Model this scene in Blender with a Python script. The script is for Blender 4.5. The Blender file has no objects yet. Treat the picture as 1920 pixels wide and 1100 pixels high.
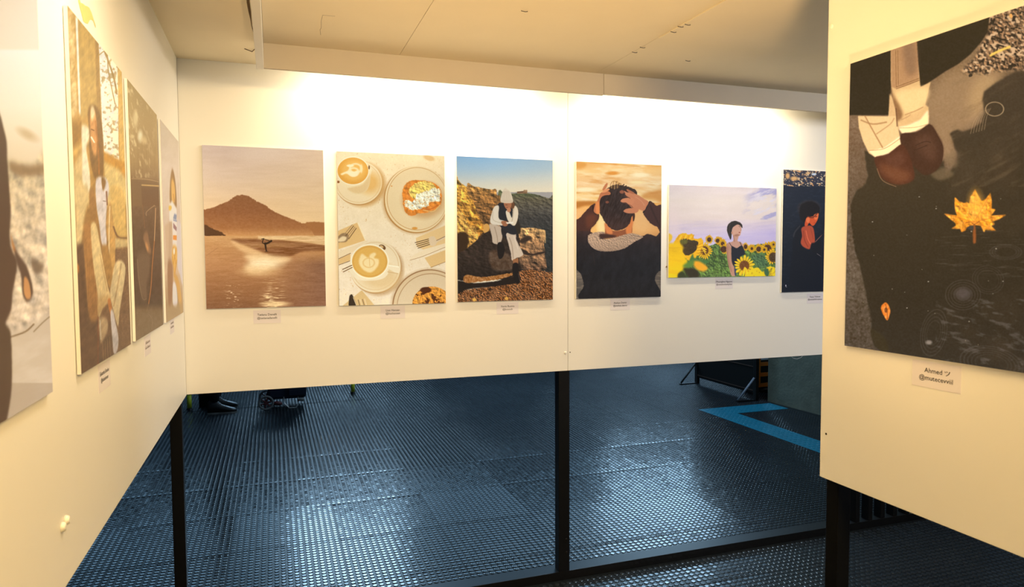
import bpy, bmesh, math, random
import numpy as np
from mathutils import Vector, Matrix

S = bpy.context.scene
C = S.collection
PI = math.pi
EYE = 1.69333          # eye height over the floor

# ------------------------------------------------------------------ camera
F_PX, YAW, PITCH, ROLL = 1294.42, 0.33270, 0.0531, -0.0045
cam_d = bpy.data.cameras.new('camera')
cam_d.sensor_width = 36.0
cam_d.lens = 36.0 * F_PX / 1920.0
cam_d.clip_start = 0.02
cam_d.clip_end = 200
cam_d.dof.use_dof = True
cam_d.dof.focus_distance = 3.0
cam_d.dof.aperture_fstop = 7.0
cam = bpy.data.objects.new('camera', cam_d)
C.objects.link(cam)
c_, s_ = math.cos(YAW), math.sin(YAW)
cp, sp = math.cos(PITCH), math.sin(PITCH)
cr, sr = math.cos(ROLL), math.sin(ROLL)
v_r = Vector((c_, -s_, 0)); v_f = Vector((s_, c_, 0)); v_u = Vector((0, 0, 1))
fwd = v_f * cp - v_u * sp
upp = v_f * sp + v_u * cp
rgt = v_r * cr + upp * sr
up2 = -v_r * sr + upp * cr
m = Matrix((rgt, up2, -fwd)).transposed().to_4x4()
m.translation = Vector((0, 0, EYE))
cam.matrix_world = m
S.camera = cam

# ------------------------------------------------------------------ exposure, world
S.view_settings.view_transform = 'Standard'
S.view_settings.look = 'None'
S.view_settings.exposure = 0.12
S.view_settings.gamma = 1.0
S.view_settings.use_curve_mapping = False

world = bpy.data.worlds.new('world')
S.world = world
world.use_nodes = True
bg = world.node_tree.nodes['Background']
bg.inputs['Color'].default_value = (0.30, 0.55, 0.85, 1)
bg.inputs['Strength'].default_value = 0.06

# ------------------------------------------------------------------ lights
def area(name, loc, target, size, size_y, power, col, spread=180):
    d = bpy.data.lights.new(name, 'AREA')
    d.shape = 'RECTANGLE'; d.size = size; d.size_y = size_y
    d.energy = power; d.color = col; d.spread = math.radians(spread)
    o = bpy.data.objects.new(name, d)
    C.objects.link(o)
    o.location = loc
    o.rotation_euler = (Vector(target) - Vector(loc)).to_track_quat('-Z', 'Y').to_euler()
    return o

WARM = (1.0, 0.83, 0.55)
WARM2 = (1.0, 0.68, 0.28)
COOL = (0.46, 0.74, 1.0)
# cove strips hidden behind the hanging board, washing the back wall
area('cove_light', (0.70, 3.020, 2.505), (0.70, 3.24, 2.10), 1.00, 0.05, 12.0, WARM)
area('cove_light', (2.12, 3.020, 2.505), (2.12, 3.24, 2.10), 1.10, 0.05, 13.0, WARM)
# lamps of the aisle, on the ceiling behind the camera's field of view, and an added fill
area('aisle_light', (0.55, 1.30, 2.50), (0.50, 1.5, 0.0), 0.9, 0.25, 6.5, WARM2)
area('aisle_light', (0.02, 1.45, 2.46), (-0.25, 1.75, 1.2), 0.25, 0.25, 9.0, (1.0, 0.84, 0.58))
area('aisle_light', (0.92, -0.8, 2.45), (0.5, 3.0, 1.2), 0.5, 0.25, 56.0, WARM2)  # added fill lifting the back and left walls
area('side_aisle_light', (4.2, 0.2, 2.3), (2.9, 3.2, 1.5), 0.8, 0.6, 60.0, (0.90, 0.90, 0.92))
# cool luminaires of the hall beyond the exhibition wall, then added fills
area('hall_light', (1.25, 13.0, 4.1), (0.8, 6.0, 0.6), 2.0, 1.9, 150.0, COOL)
area('hall_light', (7.9, 13.0, 4.0), (3.5, 6.0, 0.6), 2.4, 1.7, 105.0, COOL)
area('hall_light', (3.2, 13.5, 4.1), (2.6, 8.0, 0.8), 14.0, 2.2, 170.0, (0.34, 0.66, 1.0))  # added wide fill, gives the studs their blue sheen
area('hall_light', (4.2, 6.6, 4.9), (4.2, 6.6, 0.0), 1.2, 1.2, 120.0, (0.6, 0.82, 1.0))  # added overhead fill, brightens the blue stripe and trolley

# added unseen spot low beside the camera, brightening the ceiling
spd = bpy.data.lights.new('ceiling_fill', 'SPOT')
spd.energy = 185.0; spd.color = (1.0, 0.64, 0.28); spd.spot_size = math.radians(56); spd.spot_blend = 0.85; spd.shadow_soft_size = 0.08
spo = bpy.data.objects.new('ceiling_fill', spd); C.objects.link(spo)
spo.location = (0.75, 0.55, 0.35)
spo.rotation_euler = (Vector((0.82, 1.66, 2.53)) - Vector(spo.location)).to_track_quat('-Z', 'Y').to_euler()

# ------------------------------------------------------------------ materials
def mat(name, col, rough=0.5, spec=0.5, metal=0.0, noise=0.0, nscale=20.0, bump=0.0, bscale=60.0, coat=0.0):
    m_ = bpy.data.materials.new(name)
    m_.use_nodes = True
    nt = m_.node_tree; N = nt.nodes; L = nt.links
    b = N['Principled BSDF']
    b.inputs['Roughness'].default_value = rough
    b.inputs['Specular IOR Level'].default_value = spec
    b.inputs['Metallic'].default_value = metal
    b.inputs['Coat Weight'].default_value = coat
    co = N.new('ShaderNodeTexCoord')
    nz = N.new('ShaderNodeTexNoise'); nz.inputs['Scale'].default_value = nscale
    nz.inputs['Detail'].default_value = 5
    L.new(co.outputs['Object'], nz.inputs['Vector'])
    mx = N.new('ShaderNodeMix'); mx.data_type = 'RGBA'
    a = [max(0, c * (1 - noise)) for c in col]; d = [min(1, c * (1 + noise)) for c in col]
    mx.inputs['A'].default_value = (*a, 1); mx.inputs['B'].default_value = (*d, 1)
    L.new(nz.outputs['Fac'], mx.inputs['Factor'])
    L.new(mx.outputs['Result'], b.inputs['Base Color'])
    if bump:
        n2 = N.new('ShaderNodeTexNoise'); n2.inputs['Scale'].default_value = bscale
        n2.inputs['Detail'].default_value = 6
        L.new(co.outputs['Object'], n2.inputs['Vector'])
        bp = N.new('ShaderNodeBump'); bp.inputs['Strength'].default_value = bump
        bp.inputs['Distance'].default_value = 0.01
        L.new(n2.outputs['Fac'], bp.inputs['Height'])
        L.new(bp.outputs['Normal'], b.inputs['Normal'])
    return m_

M = {}
M['panel'] = mat('white_panel', (0.80, 0.785, 0.745), 0.42, 0.4, noise=0.012, nscale=3)
M['panel_edge'] = mat('raw_panel_edge', (0.50, 0.36, 0.20), 0.7, 0.2, noise=0.15, nscale=40)
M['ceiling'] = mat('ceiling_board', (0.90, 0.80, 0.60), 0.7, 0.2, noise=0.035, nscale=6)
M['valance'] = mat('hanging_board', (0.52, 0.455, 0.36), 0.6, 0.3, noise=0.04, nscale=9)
M['gap'] = mat('dark_gap', (0.03, 0.022, 0.012), 0.9, 0.1)
M['steel'] = mat('black_painted_steel', (0.0035, 0.0035, 0.0036), 0.40, 0.28, noise=0.3, nscale=30)
M['rubber'] = mat('studded_black_rubber', (0.016, 0.021, 0.027), 0.17, 0.5, noise=0.35, nscale=2.2, bump=0.06, bscale=25)
M['rubber_base'] = mat('matte_rubber_between_studs', (0.008, 0.011, 0.014), 0.34, 0.16, noise=0.3, nscale=2.2)
M['rubber_edge'] = mat('rubber_joint', (0.008, 0.009, 0.010), 0.85, 0.1)
M['blue_rubber'] = mat('blue_rubber', (0.004, 0.145, 0.235), 0.32, 0.5, noise=0.2, nscale=6)
M['concrete'] = mat('dark_concrete', (0.13, 0.15, 0.12), 0.85, 0.2, noise=0.35, nscale=7, bump=0.3, bscale=40)
M['white_edge'] = mat('foam_board', (0.82, 0.80, 0.77), 0.6, 0.3)
M['card'] = mat('caption_paper', (0.74, 0.70, 0.74), 0.6, 0.2)
M['ink'] = mat('black_ink', (0.03, 0.03, 0.03), 0.6, 0.2)
M['faded_ink'] = mat('small_grey_print', (0.38, 0.34, 0.34), 0.6, 0.2)
M['cap'] = mat('white_plastic_cap', (0.84, 0.82, 0.76), 0.3, 0.5)
M['yellow'] = mat('yellow_green_paint', (0.62, 0.70, 0.03), 0.45, 0.4, noise=0.15)
M['leather'] = mat('black_leather', (0.010, 0.010, 0.011), 0.42, 0.35, noise=0.2, bump=0.1)
M['trouser'] = mat('dark_trousers', (0.010, 0.011, 0.012), 0.9, 0.1, bump=0.3, bscale=200)
M['coatcloth'] = mat('dark_coat', (0.015, 0.016, 0.02), 0.9, 0.1, bump=0.3, bscale=150)
M['skin'] = mat('skin', (0.45, 0.28, 0.20), 0.5, 0.4)
M['hair'] = mat('dark_hair', (0.02, 0.013, 0.01), 0.6, 0.3)
M['navy'] = mat('navy_fabric', (0.012, 0.018, 0.035), 0.85, 0.2, bump=0.3, bscale=150)
M['tyre'] = mat('grey_wheel_tyre', (0.16, 0.16, 0.155), 0.6, 0.3)
M['maroon'] = mat('maroon_plastic', (0.10, 0.02, 0.022), 0.5, 0.4)
M['chrome'] = mat('bright_tube', (0.6, 0.6, 0.6), 0.3, 0.5, metal=0.8)
M['darkpanel'] = mat('black_display_board', (0.006, 0.006, 0.006), 0.7, 0.12)
M['brown'] = mat('brown_rail', (0.035, 0.018, 0.010), 0.5, 0.4)
M['orange'] = mat('orange_plastic', (0.85, 0.22, 0.02), 0.45, 0.4, noise=0.1)
M['darkbox'] = mat('dark_plastic', (0.014, 0.018, 0.014), 0.6, 0.3)
M['greybox'] = mat('grey_blue_plastic', (0.16, 0.19, 0.24), 0.5, 0.4)
M['whitebag'] = mat('white_plastic_film', (0.7, 0.7, 0.72), 0.4, 0.4)
M['rubble'] = mat('dark_wrapping', (0.04, 0.035, 0.03), 0.5, 0.5, noise=0.6, nscale=40)
M['farwall'] = mat('dark_hall_wall', (0.02, 0.025, 0.022), 0.8, 0.2, noise=0.3, nscale=1.5)
M['tape'] = mat('yellowed_glue', (0.72, 0.52, 0.20), 0.5, 0.3, noise=0.1, nscale=80)
M['crack'] = mat('torn_brown_filler', (0.16, 0.10, 0.045), 0.8, 0.2, noise=0.4, nscale=60)
M['staple'] = mat('dull_staple', (0.10, 0.08, 0.06), 0.5, 0.4)
M['wire'] = mat('white_wire', (0.6, 0.62, 0.62), 0.5, 0.4)

# ------------------------------------------------------------------ mesh helpers
def tag(o, label=None, cat=None, group=None, kind=None):
    if label: o['label'] = label
    if cat: o['category'] = cat
    if group: o['group'] = group
    if kind: o['kind'] = kind
    return o

def empty(name, loc, label=None, cat=None, group=None, rz=0):
    o = bpy.data.objects.new(name, None); C.objects.link(o)
    o.empty_display_size = 0.05
    o.location = loc; o.rotation_euler = (0, 0, rz)
    tag(o, label, cat, group)
    return o

def obj(name, bm, mats, parent=None, smooth=False, loc=None):
    me = bpy.data.meshes.new(name)
    bm.normal_update(); bm.to_mesh(me); bm.free()
    if not isinstance(mats, (list, tuple)): mats = [mats]
    for x in mats: me.materials.append(x)
    if smooth:
        for p in me.polygons: p.use_smooth = True
    o = bpy.data.objects.new(name, me); C.objects.link(o)
    if parent is not None: o.parent = parent
    if loc is not None: o.location = loc
    return o

def box(bm, x0, x1, y0, y1, z0, z1, bev=0.0, mi=0):
    vs = [bm.verts.new((x, y, z)) for x in (x0, x1) for y in (y0, y1) for z in (z0, z1)]
    idx = [(0, 1, 3, 2), (4, 6, 7, 5), (0, 4, 5, 1), (2, 3, 7, 6), (0, 2, 6, 4), (1, 5, 7, 3)]
    fs = [bm.faces.new([vs[i] for i in f]) for f in idx]
    for f in fs: f.material_index = mi
    if bev:
        es = list({e for f in fs for e in f.edges})
        bmesh.ops.bevel(bm, geom=es, offset=bev, segments=2, profile=0.6, affect='EDGES')
    return fs

def prism(bm, pts, d, mi=0):
    """polygon pts (3D) extruded by vector d"""
    d = Vector(d)
    a = [bm.verts.new(p) for p in pts]; b = [bm.verts.new(Vector(p) + d) for p in pts]
    n = len(pts)
    fs = [bm.faces.new(a[::-1]), bm.faces.new(b)]
    for i in range(n): fs.append(bm.faces.new((a[i], a[(i + 1) % n], b[(i + 1) % n], b[i])))
    for f in fs: f.material_index = mi
    return fs

def tube(bm, pts, r, n=10, closed=False, mi=0):
    pts = [Vector(p) for p in pts]; rings = []
    k = len(pts)
    rr = r if isinstance(r, (list, tuple)) else [r] * k
    prev = None
    for i, p in enumerate(pts):
        if closed: t = pts[(i + 1) % k] - pts[i - 1]
        else: t = pts[min(i + 1, k - 1)] - pts[max(i - 1, 0)]
        t.normalize()
        u = prev if prev is not None else (Vector((0, 0, 1)) if abs(t.z) < 0.9 else Vector((1, 0, 0)))
        u = (u - t * u.dot(t)).normalized(); prev = u
        w = t.cross(u)
        rings.append([bm.verts.new(p + (u * math.cos(2 * PI * j / n) + w * math.sin(2 * PI * j / n)) * rr[i]) for j in range(n)])
    m2 = k if closed else k - 1
    for i in range(m2):
        A, B = rings[i], rings[(i + 1) % k]
        for j in range(n):
            f = bm.faces.new((A[j], A[(j + 1) % n], B[(j + 1) % n], B[j])); f.material_index = mi; f.smooth = True
    if not closed:
        bm.faces.new(rings[0][::-1]).material_index = mi; bm.faces.new(rings[-1]).material_index = mi

def loft(bm, rings, cap=True, mi=0):
    R = [[bm.verts.new(p) for p in r] for r in rings]
    n = len(R[0])
    for A, B in zip(R, R[1:]):
        for j in range(n):
            f = bm.faces.new((A[j], A[(j + 1) % n], B[(j + 1) % n], B[j])); f.material_index = mi; f.smooth = True
    if cap:
        bm.faces.new(R[0][::-1]).material_index = mi; bm.faces.new(R[-1]).material_index = mi

def disc_dome(bm, c, nrm, r, h, n=16):
    """low round cap lying on a surface"""
    nrm = Vector(nrm).normalized(); c = Vector(c)
    u = nrm.orthogonal().normalized(); w = nrm.cross(u)
    rings = []
    for rr, hh in ((1, 0), (1, .35), (.86, .8), (.5, 1.0)):
        rings.append([c + nrm * h * hh + (u * math.cos(2 * PI * j / n) + w * math.sin(2 * PI * j / n)) * r * rr for j in range(n)])
    loft(bm, rings)

# ================================================================== THE SETTING
XL, YB, XR = -0.36426, 3.24093, 1.3664
ZB = 1.1075
Z_CL, Z_CR = 2.532, 2.532      # ceiling heights left of / right of the divider board
VF = 2.9100                     # front face of the hanging board
Z_V = 2.4385

# floor sheet and its round studs
bm = bmesh.new()
box(bm, -4.5, 12.5, -2.5, 14.0, -0.06, 0.0)
floor = obj('floor', bm, M['rubber_base']); tag(floor, kind='structure')

PITCH_S = 0.615 / 18.0
JX, JY = -0.2725, 4.1924       # one joint in each direction
def studs(name, x0, x1, y0, y1, skip, R=0.0134, H=0.0028, pitch=PITCH_S, material='rubber', seg=10):
    i0 = math.ceil((x0 - JX) / pitch - .5); i1 = math.floor((x1 - JX) / pitch - .5)
    j0 = math.ceil((y0 - JY) / pitch - .5); j1 = math.floor((y1 - JY) / pitch - .5)
    ii, jj = np.meshgrid(np.arange(i0, i1 + 1), np.arange(j0, j1 + 1))
    ii = ii.ravel(); jj = jj.ravel()
    cx = JX + (ii + .5) * pitch; cy = JY + (jj + .5) * pitch
    keep = ~skip(cx, cy)
    cx = cx[keep]; cy = cy[keep]; ii = ii[keep]; jj = jj[keep]
    rng = np.random.default_rng(4)
    k = len(cx)
    # every tile and every stud leans a hair its own way
    tx = np.floor(ii / 18).astype(int); ty = np.floor(jj / 18).astype(int)
    trng = np.random.default_rng(11).normal(0, 0.010, (200, 200, 2))
    lean = trng[tx % 200, ty % 200] + rng.normal(0, 0.010, (k, 2))
    lean[:, 1] += np.where(jj % 18 == 0, 0.030, 0.0) - np.where(jj % 18 == 17, 0.020, 0.0)      # tile edges curl a little
    a = np.arange(seg) * 2 * PI / seg
    ca, sa = np.cos(a), np.sin(a)
    V = np.zeros((k, 3 * seg + 1, 3), np.float32)
    for q, (rr, hh) in enumerate(((1.0, 0.0), (0.95, 0.8), (0.80, 1.0))):
        X = ca * R * rr; Y = sa * R * rr
        V[:, q * seg:(q + 1) * seg, 0] = cx[:, None] + X
        V[:, q * seg:(q + 1) * seg, 1] = cy[:, None] + Y
        V[:, q * seg:(q + 1) * seg, 2] = H * hh + (lean[:, :1] * X + lean[:, 1:] * Y) * (1 if q else 0) + (0.0 if q else -0.0005)
    V[:, -1, 0] = cx; V[:, -1, 1] = cy; V[:, -1, 2] = H
    nv = 3 * seg + 1
    quads = []
    tris = []
    for q in range(2):
        for j in range(seg):
            quads.append((q * seg + j, q * seg + (j + 1) % seg, (q + 1) * seg + (j + 1) % seg, (q + 1) * seg + j))
    for j in range(seg): tris.append((2 * seg + j, 2 * seg + (j + 1) % seg, 3 * seg))
    quads = np.array(quads); tris = np.array(tris)
    base = (np.arange(k) * nv)[:, None, None]
    Q = (quads[None] + base).reshape(k, -1); T_ = (tris[None] + base).reshape(k, -1)
    loops = np.concatenate([Q, T_], axis=1).ravel()
    tot1 = np.array([4] * len(quads) + [3] * len(tris)); tot = np.tile(tot1, k)
    st = np.concatenate([[0], np.cumsum(tot)[:-1]])
    me = bpy.data.meshes.new(name)
    me.vertices.add(k * nv); me.vertices.foreach_set('co', V.ravel())
    me.loops.add(len(loops)); me.loops.foreach_set('vertex_index', loops.astype(np.int32))
    me.polygons.add(len(tot)); me.polygons.foreach_set('loop_start', st.astype(np.int32))
    me.polygons.foreach_set('loop_total', tot.astype(np.int32))
    sm = np.tile(np.array([False] * seg * 3), k)
    me.polygons.foreach_set('use_smooth', sm)
    me.update(calc_edges=True)
    me.materials.append(M[material])
    o = bpy.data.objects.new(name, me); C.objects.link(o)
    return o

BX0, BX1, BY0, BY1 = 4.40, 4.685, 3.37, 6.455      # blue stripe, long arm
BX2, BY2 = 5.36, 6.155                             # short arm, ending at the pillar
def in_blue(x, y):
    return ((x > BX0) & (x < BX1) & (y > BY0) & (y < BY1)) | ((x > BX0) & (x < BX2) & (y > BY2) & (y < BY1))
def skip(x, y):
    rail = (y > 3.236) & (y < 3.36)
    pillar = (x > 5.38) & (y > 4.2) & (y < 6.56)
    return rail | pillar | in_blue(x, y)
fs = studs('floor_studs', -1.9, 8.4, 1.3, 10.4, skip); fs.parent = floor
tag(fs, 'round raised rubber studs', kind='stuff')

# joints between the rubber tiles
bm = bmesh.new()
for k in range(-4, 17):
    x = JX + k * 0.615
    if x < -2 or x > 8.4: continue
    box(bm, x - .0009, x + .0009, 1.3, 10.4, 0.0, 0.0003)
for k in range(-5, 11):
    y = JY + k * 0.615
    if 3.23 < y < 3.37: continue
    box(bm, -1.9, 8.4, y - .0011, y + .0011, 0.0, 0.0003)
j = obj('tile_joint', bm, M['rubber_edge'], floor)
# raised edge of the next run of matting, crossing the far floor
bm = bmesh.new()
box(bm, -1.9, 1.0, 8.292, 8.304, 0.0, 0.004)
obj('mat_edge', bm, M['rubber_edge'], floor)

# blue tactile stripe, an L
bm = bmesh.new()
pts = [(BX0, BY0), (BX1, BY0), (BX1, BY2), (BX2, BY2), (BX2, BY1), (BX0, BY1)]
prism(bm, [(x, y, 0.0) for x, y in pts], (0, 0, 0.003))
stripe = obj('tactile_stripe', bm, M['blue_rubber'])
tag(stripe, 'bright blue L-shaped studded guide stripe on the black floor by the concrete pillar', 'floor stripe')
bs = studs('stripe_studs', BX0, BX2, BY0, BY1, lambda x, y: ~in_blue(x, y), R=0.0165, H=0.0058, pitch=0.058, material='blue_rubber')
bs.parent = stripe; tag(bs, kind='stuff')

# exhibition walls
def tagst(o): return tag(o, kind='structure')
bm = bmesh.new()
SX = 1.4229
for x0, x1 in ((XL, SX - .0009), (SX + .0009, 4.7)):
    box(bm, x0, x1, YB, YB + 0.012, ZB, 2.66, 0.0006)
box(bm, SX - .03, SX + .03, YB + 0.0121, YB + 0.0145, ZB + .01, 2.66, mi=1)
tagst(obj('wall_back', bm, [M['panel'], M['gap']]))
bm = bmesh.new()
box(bm, XL - 0.012, XL, -2.2, YB - 0.0025, ZB - 0.002, 2.66, 0.0006)
box(bm, XL - 0.016, XL - .0005, YB - 0.0024, YB + 0.0115, ZB + .01, 2.60, mi=1)
tagst(obj('wall_left', bm, [M['panel'], M['gap']]))
bm = bmesh.new()
box(bm, XR, XR + 0.018, -1.8, 1.447, 1.105, 2.66, 0.0008)
tagst(obj('wall_right', bm, M['panel']))

# ceiling: left strip, and boards on the right with hairline joints
bm = bmesh.new()
box(bm, XL - .05, -0.046, -2.2, YB - .0005, Z_CL, Z_CL + 0.018)
g = 0.0007
for x0, x1, y0, y1 in ((-0.018, 0.515, -2.2, VF - .0005), (0.515, 1.418, -2.2, VF - .0005),
                       (1.418, 4.7, 2.368, VF - .0005), (1.418, 4.7, -2.2, 2.368)):
    lift = 0.0 if not (x0 > 1.4 and y1 < 2.5) else -0.004
    box(bm, x0 + g, x1 - g, y0, y1 - g, Z_CR + lift, Z_CR + 0.018)
box(bm, XL - .05, 4.7, -2.2, YB + .012, 2.64, 2.66)  # unseen roof sheet, added to shield the booth from hall light
box(bm, -0.018, 4.7, -2.2, 2.90, Z_CR + 0.0185, Z_CR + 0.022, mi=1)
tagst(obj('ceiling', bm, [M['ceiling'], M['gap']]))
# board that divides the two ceilings, running away from the camera
bm = bmesh.new()
box(bm, -0.0455, -0.0182, -2.2, VF + .018, 2.434, 2.60, 0.0012)
tagst(obj('trim_1', bm, M['panel']))
# hanging board in front of the wall, in two lengths
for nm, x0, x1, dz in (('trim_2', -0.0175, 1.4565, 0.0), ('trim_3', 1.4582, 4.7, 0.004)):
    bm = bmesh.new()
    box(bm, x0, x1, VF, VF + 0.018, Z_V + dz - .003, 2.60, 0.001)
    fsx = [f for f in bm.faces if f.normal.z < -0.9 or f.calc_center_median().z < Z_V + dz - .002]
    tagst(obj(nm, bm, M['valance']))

# the hall beyond: unseen dark wall, added for the far floor to mirror
bm = bmesh.new()
box(bm, -4.5, 12.5, 14.0, 14.2, -0.06, 2.9)
tagst(obj('wall_far_added', bm, M['farwall']))
bm = bmesh.new()
box(bm, -4.6, -4.5, 3.5, 14.0, -0.06, 2.9)
tagst(obj('wall_far_left', bm, M['farwall']))
# concrete pillar
bm = bmesh.new()
p = [(5.405, 6.55), (5.47, 5.60), (5.53, 4.75), (6.6, 4.83), (6.5, 6.62)]
prism(bm, [(x, y, 0.0) for x, y in p], (0, 0, 5.0))
tag(obj('concrete_pillar', bm, M['concrete']), 'dark grey-green concrete pillar standing on the studded floor', 'pillar')

# ================================================================== steel frame under the wall
fr = empty('steel_railing', (1.41, 3.28, 0), 'long black steel floor rail with posts carrying the back wall', 'railing')
def part(name, m_, parent, x0, x1, y0, y1, z0, z1, bev=0.0):
    bm = bmesh.new()
    ox, oy, oz = parent.matrix_world.translation if False else parent.location
    box(bm, x0 - ox, x1 - ox, y0 - oy, y1 - oy, z0 - oz, z1 - oz, bev)
    return obj(name, bm, m_, parent)
part('bottom_rail', M['steel'], fr, -0.438, 6.0, 3.2559, 3.345, 0.0, 0.046, 0.0015)
part('post', M['steel'], fr, -0.4355, -0.3870, 3.2562, 3.305, 0.047, 2.45, 0.002)
pm = part('post', M['steel'], fr, 1.3781, 1.4385, 3.2562, 3.31, 0.0465, 2.45, 0.002)
for z in (.145, .215):
    bm = bmesh.new(); disc_dome(bm, (1.4215 - 1.41, 3.2562 - 3.28, z), (0, -1, 0), 0.006, 0.002, 12)
    b_ = obj('bolt', bm, M['steel'], pm)
for k in range(12):
    x = 3.3655 + k * 0.1015
    part('baluster', M['steel'], fr, x, x + 0.032, 3.262, 3.318, 0.0465, 1.1, 0.0015)
part('top_rail', M['steel'], fr, 3.30, 4.7, 3.2562, 3.31, 1.1005, 1.16, 0.001)

po = empty('steel_post', (1.42, 1.40, 0), 'black square steel post standing under the right-hand wall panel', 'post')
bm = bmesh.new(); box(bm, -0.034, 0.008, 0.002, 0.043, 0.004, 2.5, 0.002); obj('shaft', bm, M['steel'], po)
bm = bmesh.new(); box(bm, -0.038, 0.012, -0.002, 0.047, 0.0, 0.004); obj('base_plate', bm, M['steel'], po)

# ================================================================== small fixings
def cap(name, loc, nrm, r, h, m_, label, cat, group=None):
    bm = bmesh.new(); disc_dome(bm, (0, 0, 0), nrm, r, h)
    wall = bpy.data.objects['wall_back' if nrm[1] else ('wall_left' if nrm[0] > 0 else 'wall_right')]
    return tag(obj(name, bm, m_, wall, loc=loc, smooth=False), label)
cap('screw_cap', (1.408, YB, 1.2004), (0, -1, 0), 0.0075, 0.004, M['cap'], 'round white screw cap low on the back wall, left of its joint', 'screw cap')
cap('screw_hole', (1.4348, YB, 1.2018), (0, -1, 0), 0.003, 0.0006, M['gap'], 'tiny dark screw hole low on the back wall, right of its joint', 'screw hole')
cap('screw_cap', (XL, 1.396, 1.2185), (1, 0, 0), 0.0085, 0.007, M['cap'], 'nearer of two white screw caps low on the left wall', 'screw cap')
cap('screw_cap', (XL, 1.4195, 1.2225), (1, 0, 0), 0.0085, 0.007, M['cap'], 'farther of two white screw caps low on the left wall', 'screw cap')
cap('screw_cap', (XR, 1.4367, 2.2786), (-1, 0, 0), 0.006, 0.003, M['cap'], 'white screw cap high at the edge of the right wall', 'screw cap')
cap('screw_hole', (XR, 1.4273, 1.2243), (-1, 0, 0), 0.003, 0.0006, M['gap'], 'dark screw hole low at the edge of the right wall', 'screw hole')
bm = bmesh.new()
prism(bm, [(-0.005, 0, -0.003), (0.006, 0, -0.004), (0.003, 0, 0.006)], (0, -0.003, 0))
tag(obj('adhesive_bit', bm, M['crack'], loc=(1.9976, YB, 1.6356)), 'small grey bit of putty on the back wall left of the sunflower photo', 'putty')
bm = bmesh.new()
random.seed(2)
up_, dn_ = [], []
for k in range(9):
    t = k / 8; y = 1.648 + t * .142; w = .020 * math.sin(PI * min(1, t * 1.1 + .05)) + .003
    z = 2.222 - .014 * t - .012 * math.sin(t * 6)
    up_.append((0, y, z + w * random.uniform(.6, 1))); dn_.append((0, y, z - w * random.uniform(.6, 1)))
prism(bm, up_ + dn_[::-1], (0.0008, 0, 0))
tag(obj('glue_stain', bm, M['tape'], loc=(XL, 0, 0)), 'yellowed glue residue high on the left wall above the seated woman photo', 'glue stain')
bm = bmesh.new()
pts = [(-.0580, 2.40), (-.0590, 2.47), (-.0570, 2.56), (-.0555, 2.64), (-.0545, 2.71), (-.0500, 2.79), (-.0475, 2.86), (-.0485, 2.93), (-.0480, 2.985)]
ws = [.004, .0045, .004, .0018, .0012, .0014, .0010, .0008, .0014]
prism(bm, [(x - w, y, 0) for (x, y), w in zip(pts, ws)] + [(x + w, y, 0) for (x, y), w in list(zip(pts, ws))[::-1]], (0, 0, -0.0012))
tag(obj('torn_filler', bm, M['crack'], loc=(0, 0, Z_CL)), 'torn brown filler line along the divider board on the left ceiling', 'filler')
bm = bmesh.new(); tube(bm, [(-.090, 3.012, -.001), (-.075, 3.022, -.003), (-.062, 3.030, -.005), (-.050, 2.995, -.003)], .0016, 6)
tag(obj('loose_thread', bm, M['crack'], loc=(0, 0, Z_CL)), 'short loose brown thread at the corner of the left ceiling', 'thread')
LS = []
for k, (x, y, lab) in enumerate(((1.420, 2.218, 'staple beside the ceiling joint, farthest from the back wall'), (1.432, 2.191, 'staple just in front of its neighbour at the ceiling joint'),
        (1.428, 2.278, 'staple beside the start of the cross joint in the ceiling'), (1.422, 2.495, 'staple on the ceiling joint, the nearer of the back pair'),
        (1.424, 2.563, 'staple on the ceiling joint, nearest the hanging board'), (1.703, 2.601, 'pale staple on the ceiling right of the joint'),
        (0.830, 2.259, 'staple alone in the middle of the ceiling board'))):
    bm = bmesh.new()
    tube(bm, [(-.011, 0, .0), (-.011, 0, -.002), (-.004, -.001, -.003), (.004, .001, -.003), (.011, 0, -.002), (.011, 0, .0)], .0013, 6)
    tag(obj('staple', bm, M['staple'], loc=(x, y, Z_CR - (.004 if (x > 1.418 and y < 2.368) else 0))), 'small dark ' + lab, 'staple', 'staples in the ceiling boards')
bm = bmesh.new()
tube(bm, [(.222, 2.516, 0), (.181, 2.519, 0), (.180, 2.584, 0), (.185, 2.660, 0), (.182, 2.68, 0), (.188, 2.741, 0)], .0006, 5)
tag(obj('pencil_line', bm, M['crack'], loc=(0, 0, Z_CR)), 'thin angular scratch line on the ceiling left of the first joint', 'scratch')
bm = bmesh.new()
tube(bm, [(2.8440, YB + .004, 1.125), (2.8470, YB + .004, 1.108), (2.866, YB + .003, 1.093), (2.892, YB + .002, 1.088), (2.920, YB + .003, 1.094), (2.940, YB + .004, 1.108), (2.943, YB + .004, 1.125)], .0009, 8)
wl = obj('wire_loop', bm, M['wire'], loc=(0, 0.013, 0))
tag(wl, 'thin white loop of wire hanging below the back wall', 'wire')

# ================================================================== photographs on the walls
def homog(src, dst):
    A = []; b = []
    for (x, y), (u, v) in zip(src, dst):
        A += [[x, y, 1, 0, 0, 0, -u * x, -u * y], [0, 0, 0, x, y, 1, -v * x, -v * y]]; b += [u, v]
    h = np.linalg.solve(np.array(A, float), np.array(b, float))
    return np.append(h, 1).reshape(3, 3)

def srgb2lin(a):
    a = np.asarray(a, float)
    return np.where(a <= 0.04045, a / 12.92, ((a + 0.055) / 1.055) ** 2.4)
def lin2srgb(a):
    a = np.clip(a, 0, None)
    return np.where(a <= 0.0031308, a * 12.92, 1.055 * a ** (1 / 2.4) - 0.055)

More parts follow.
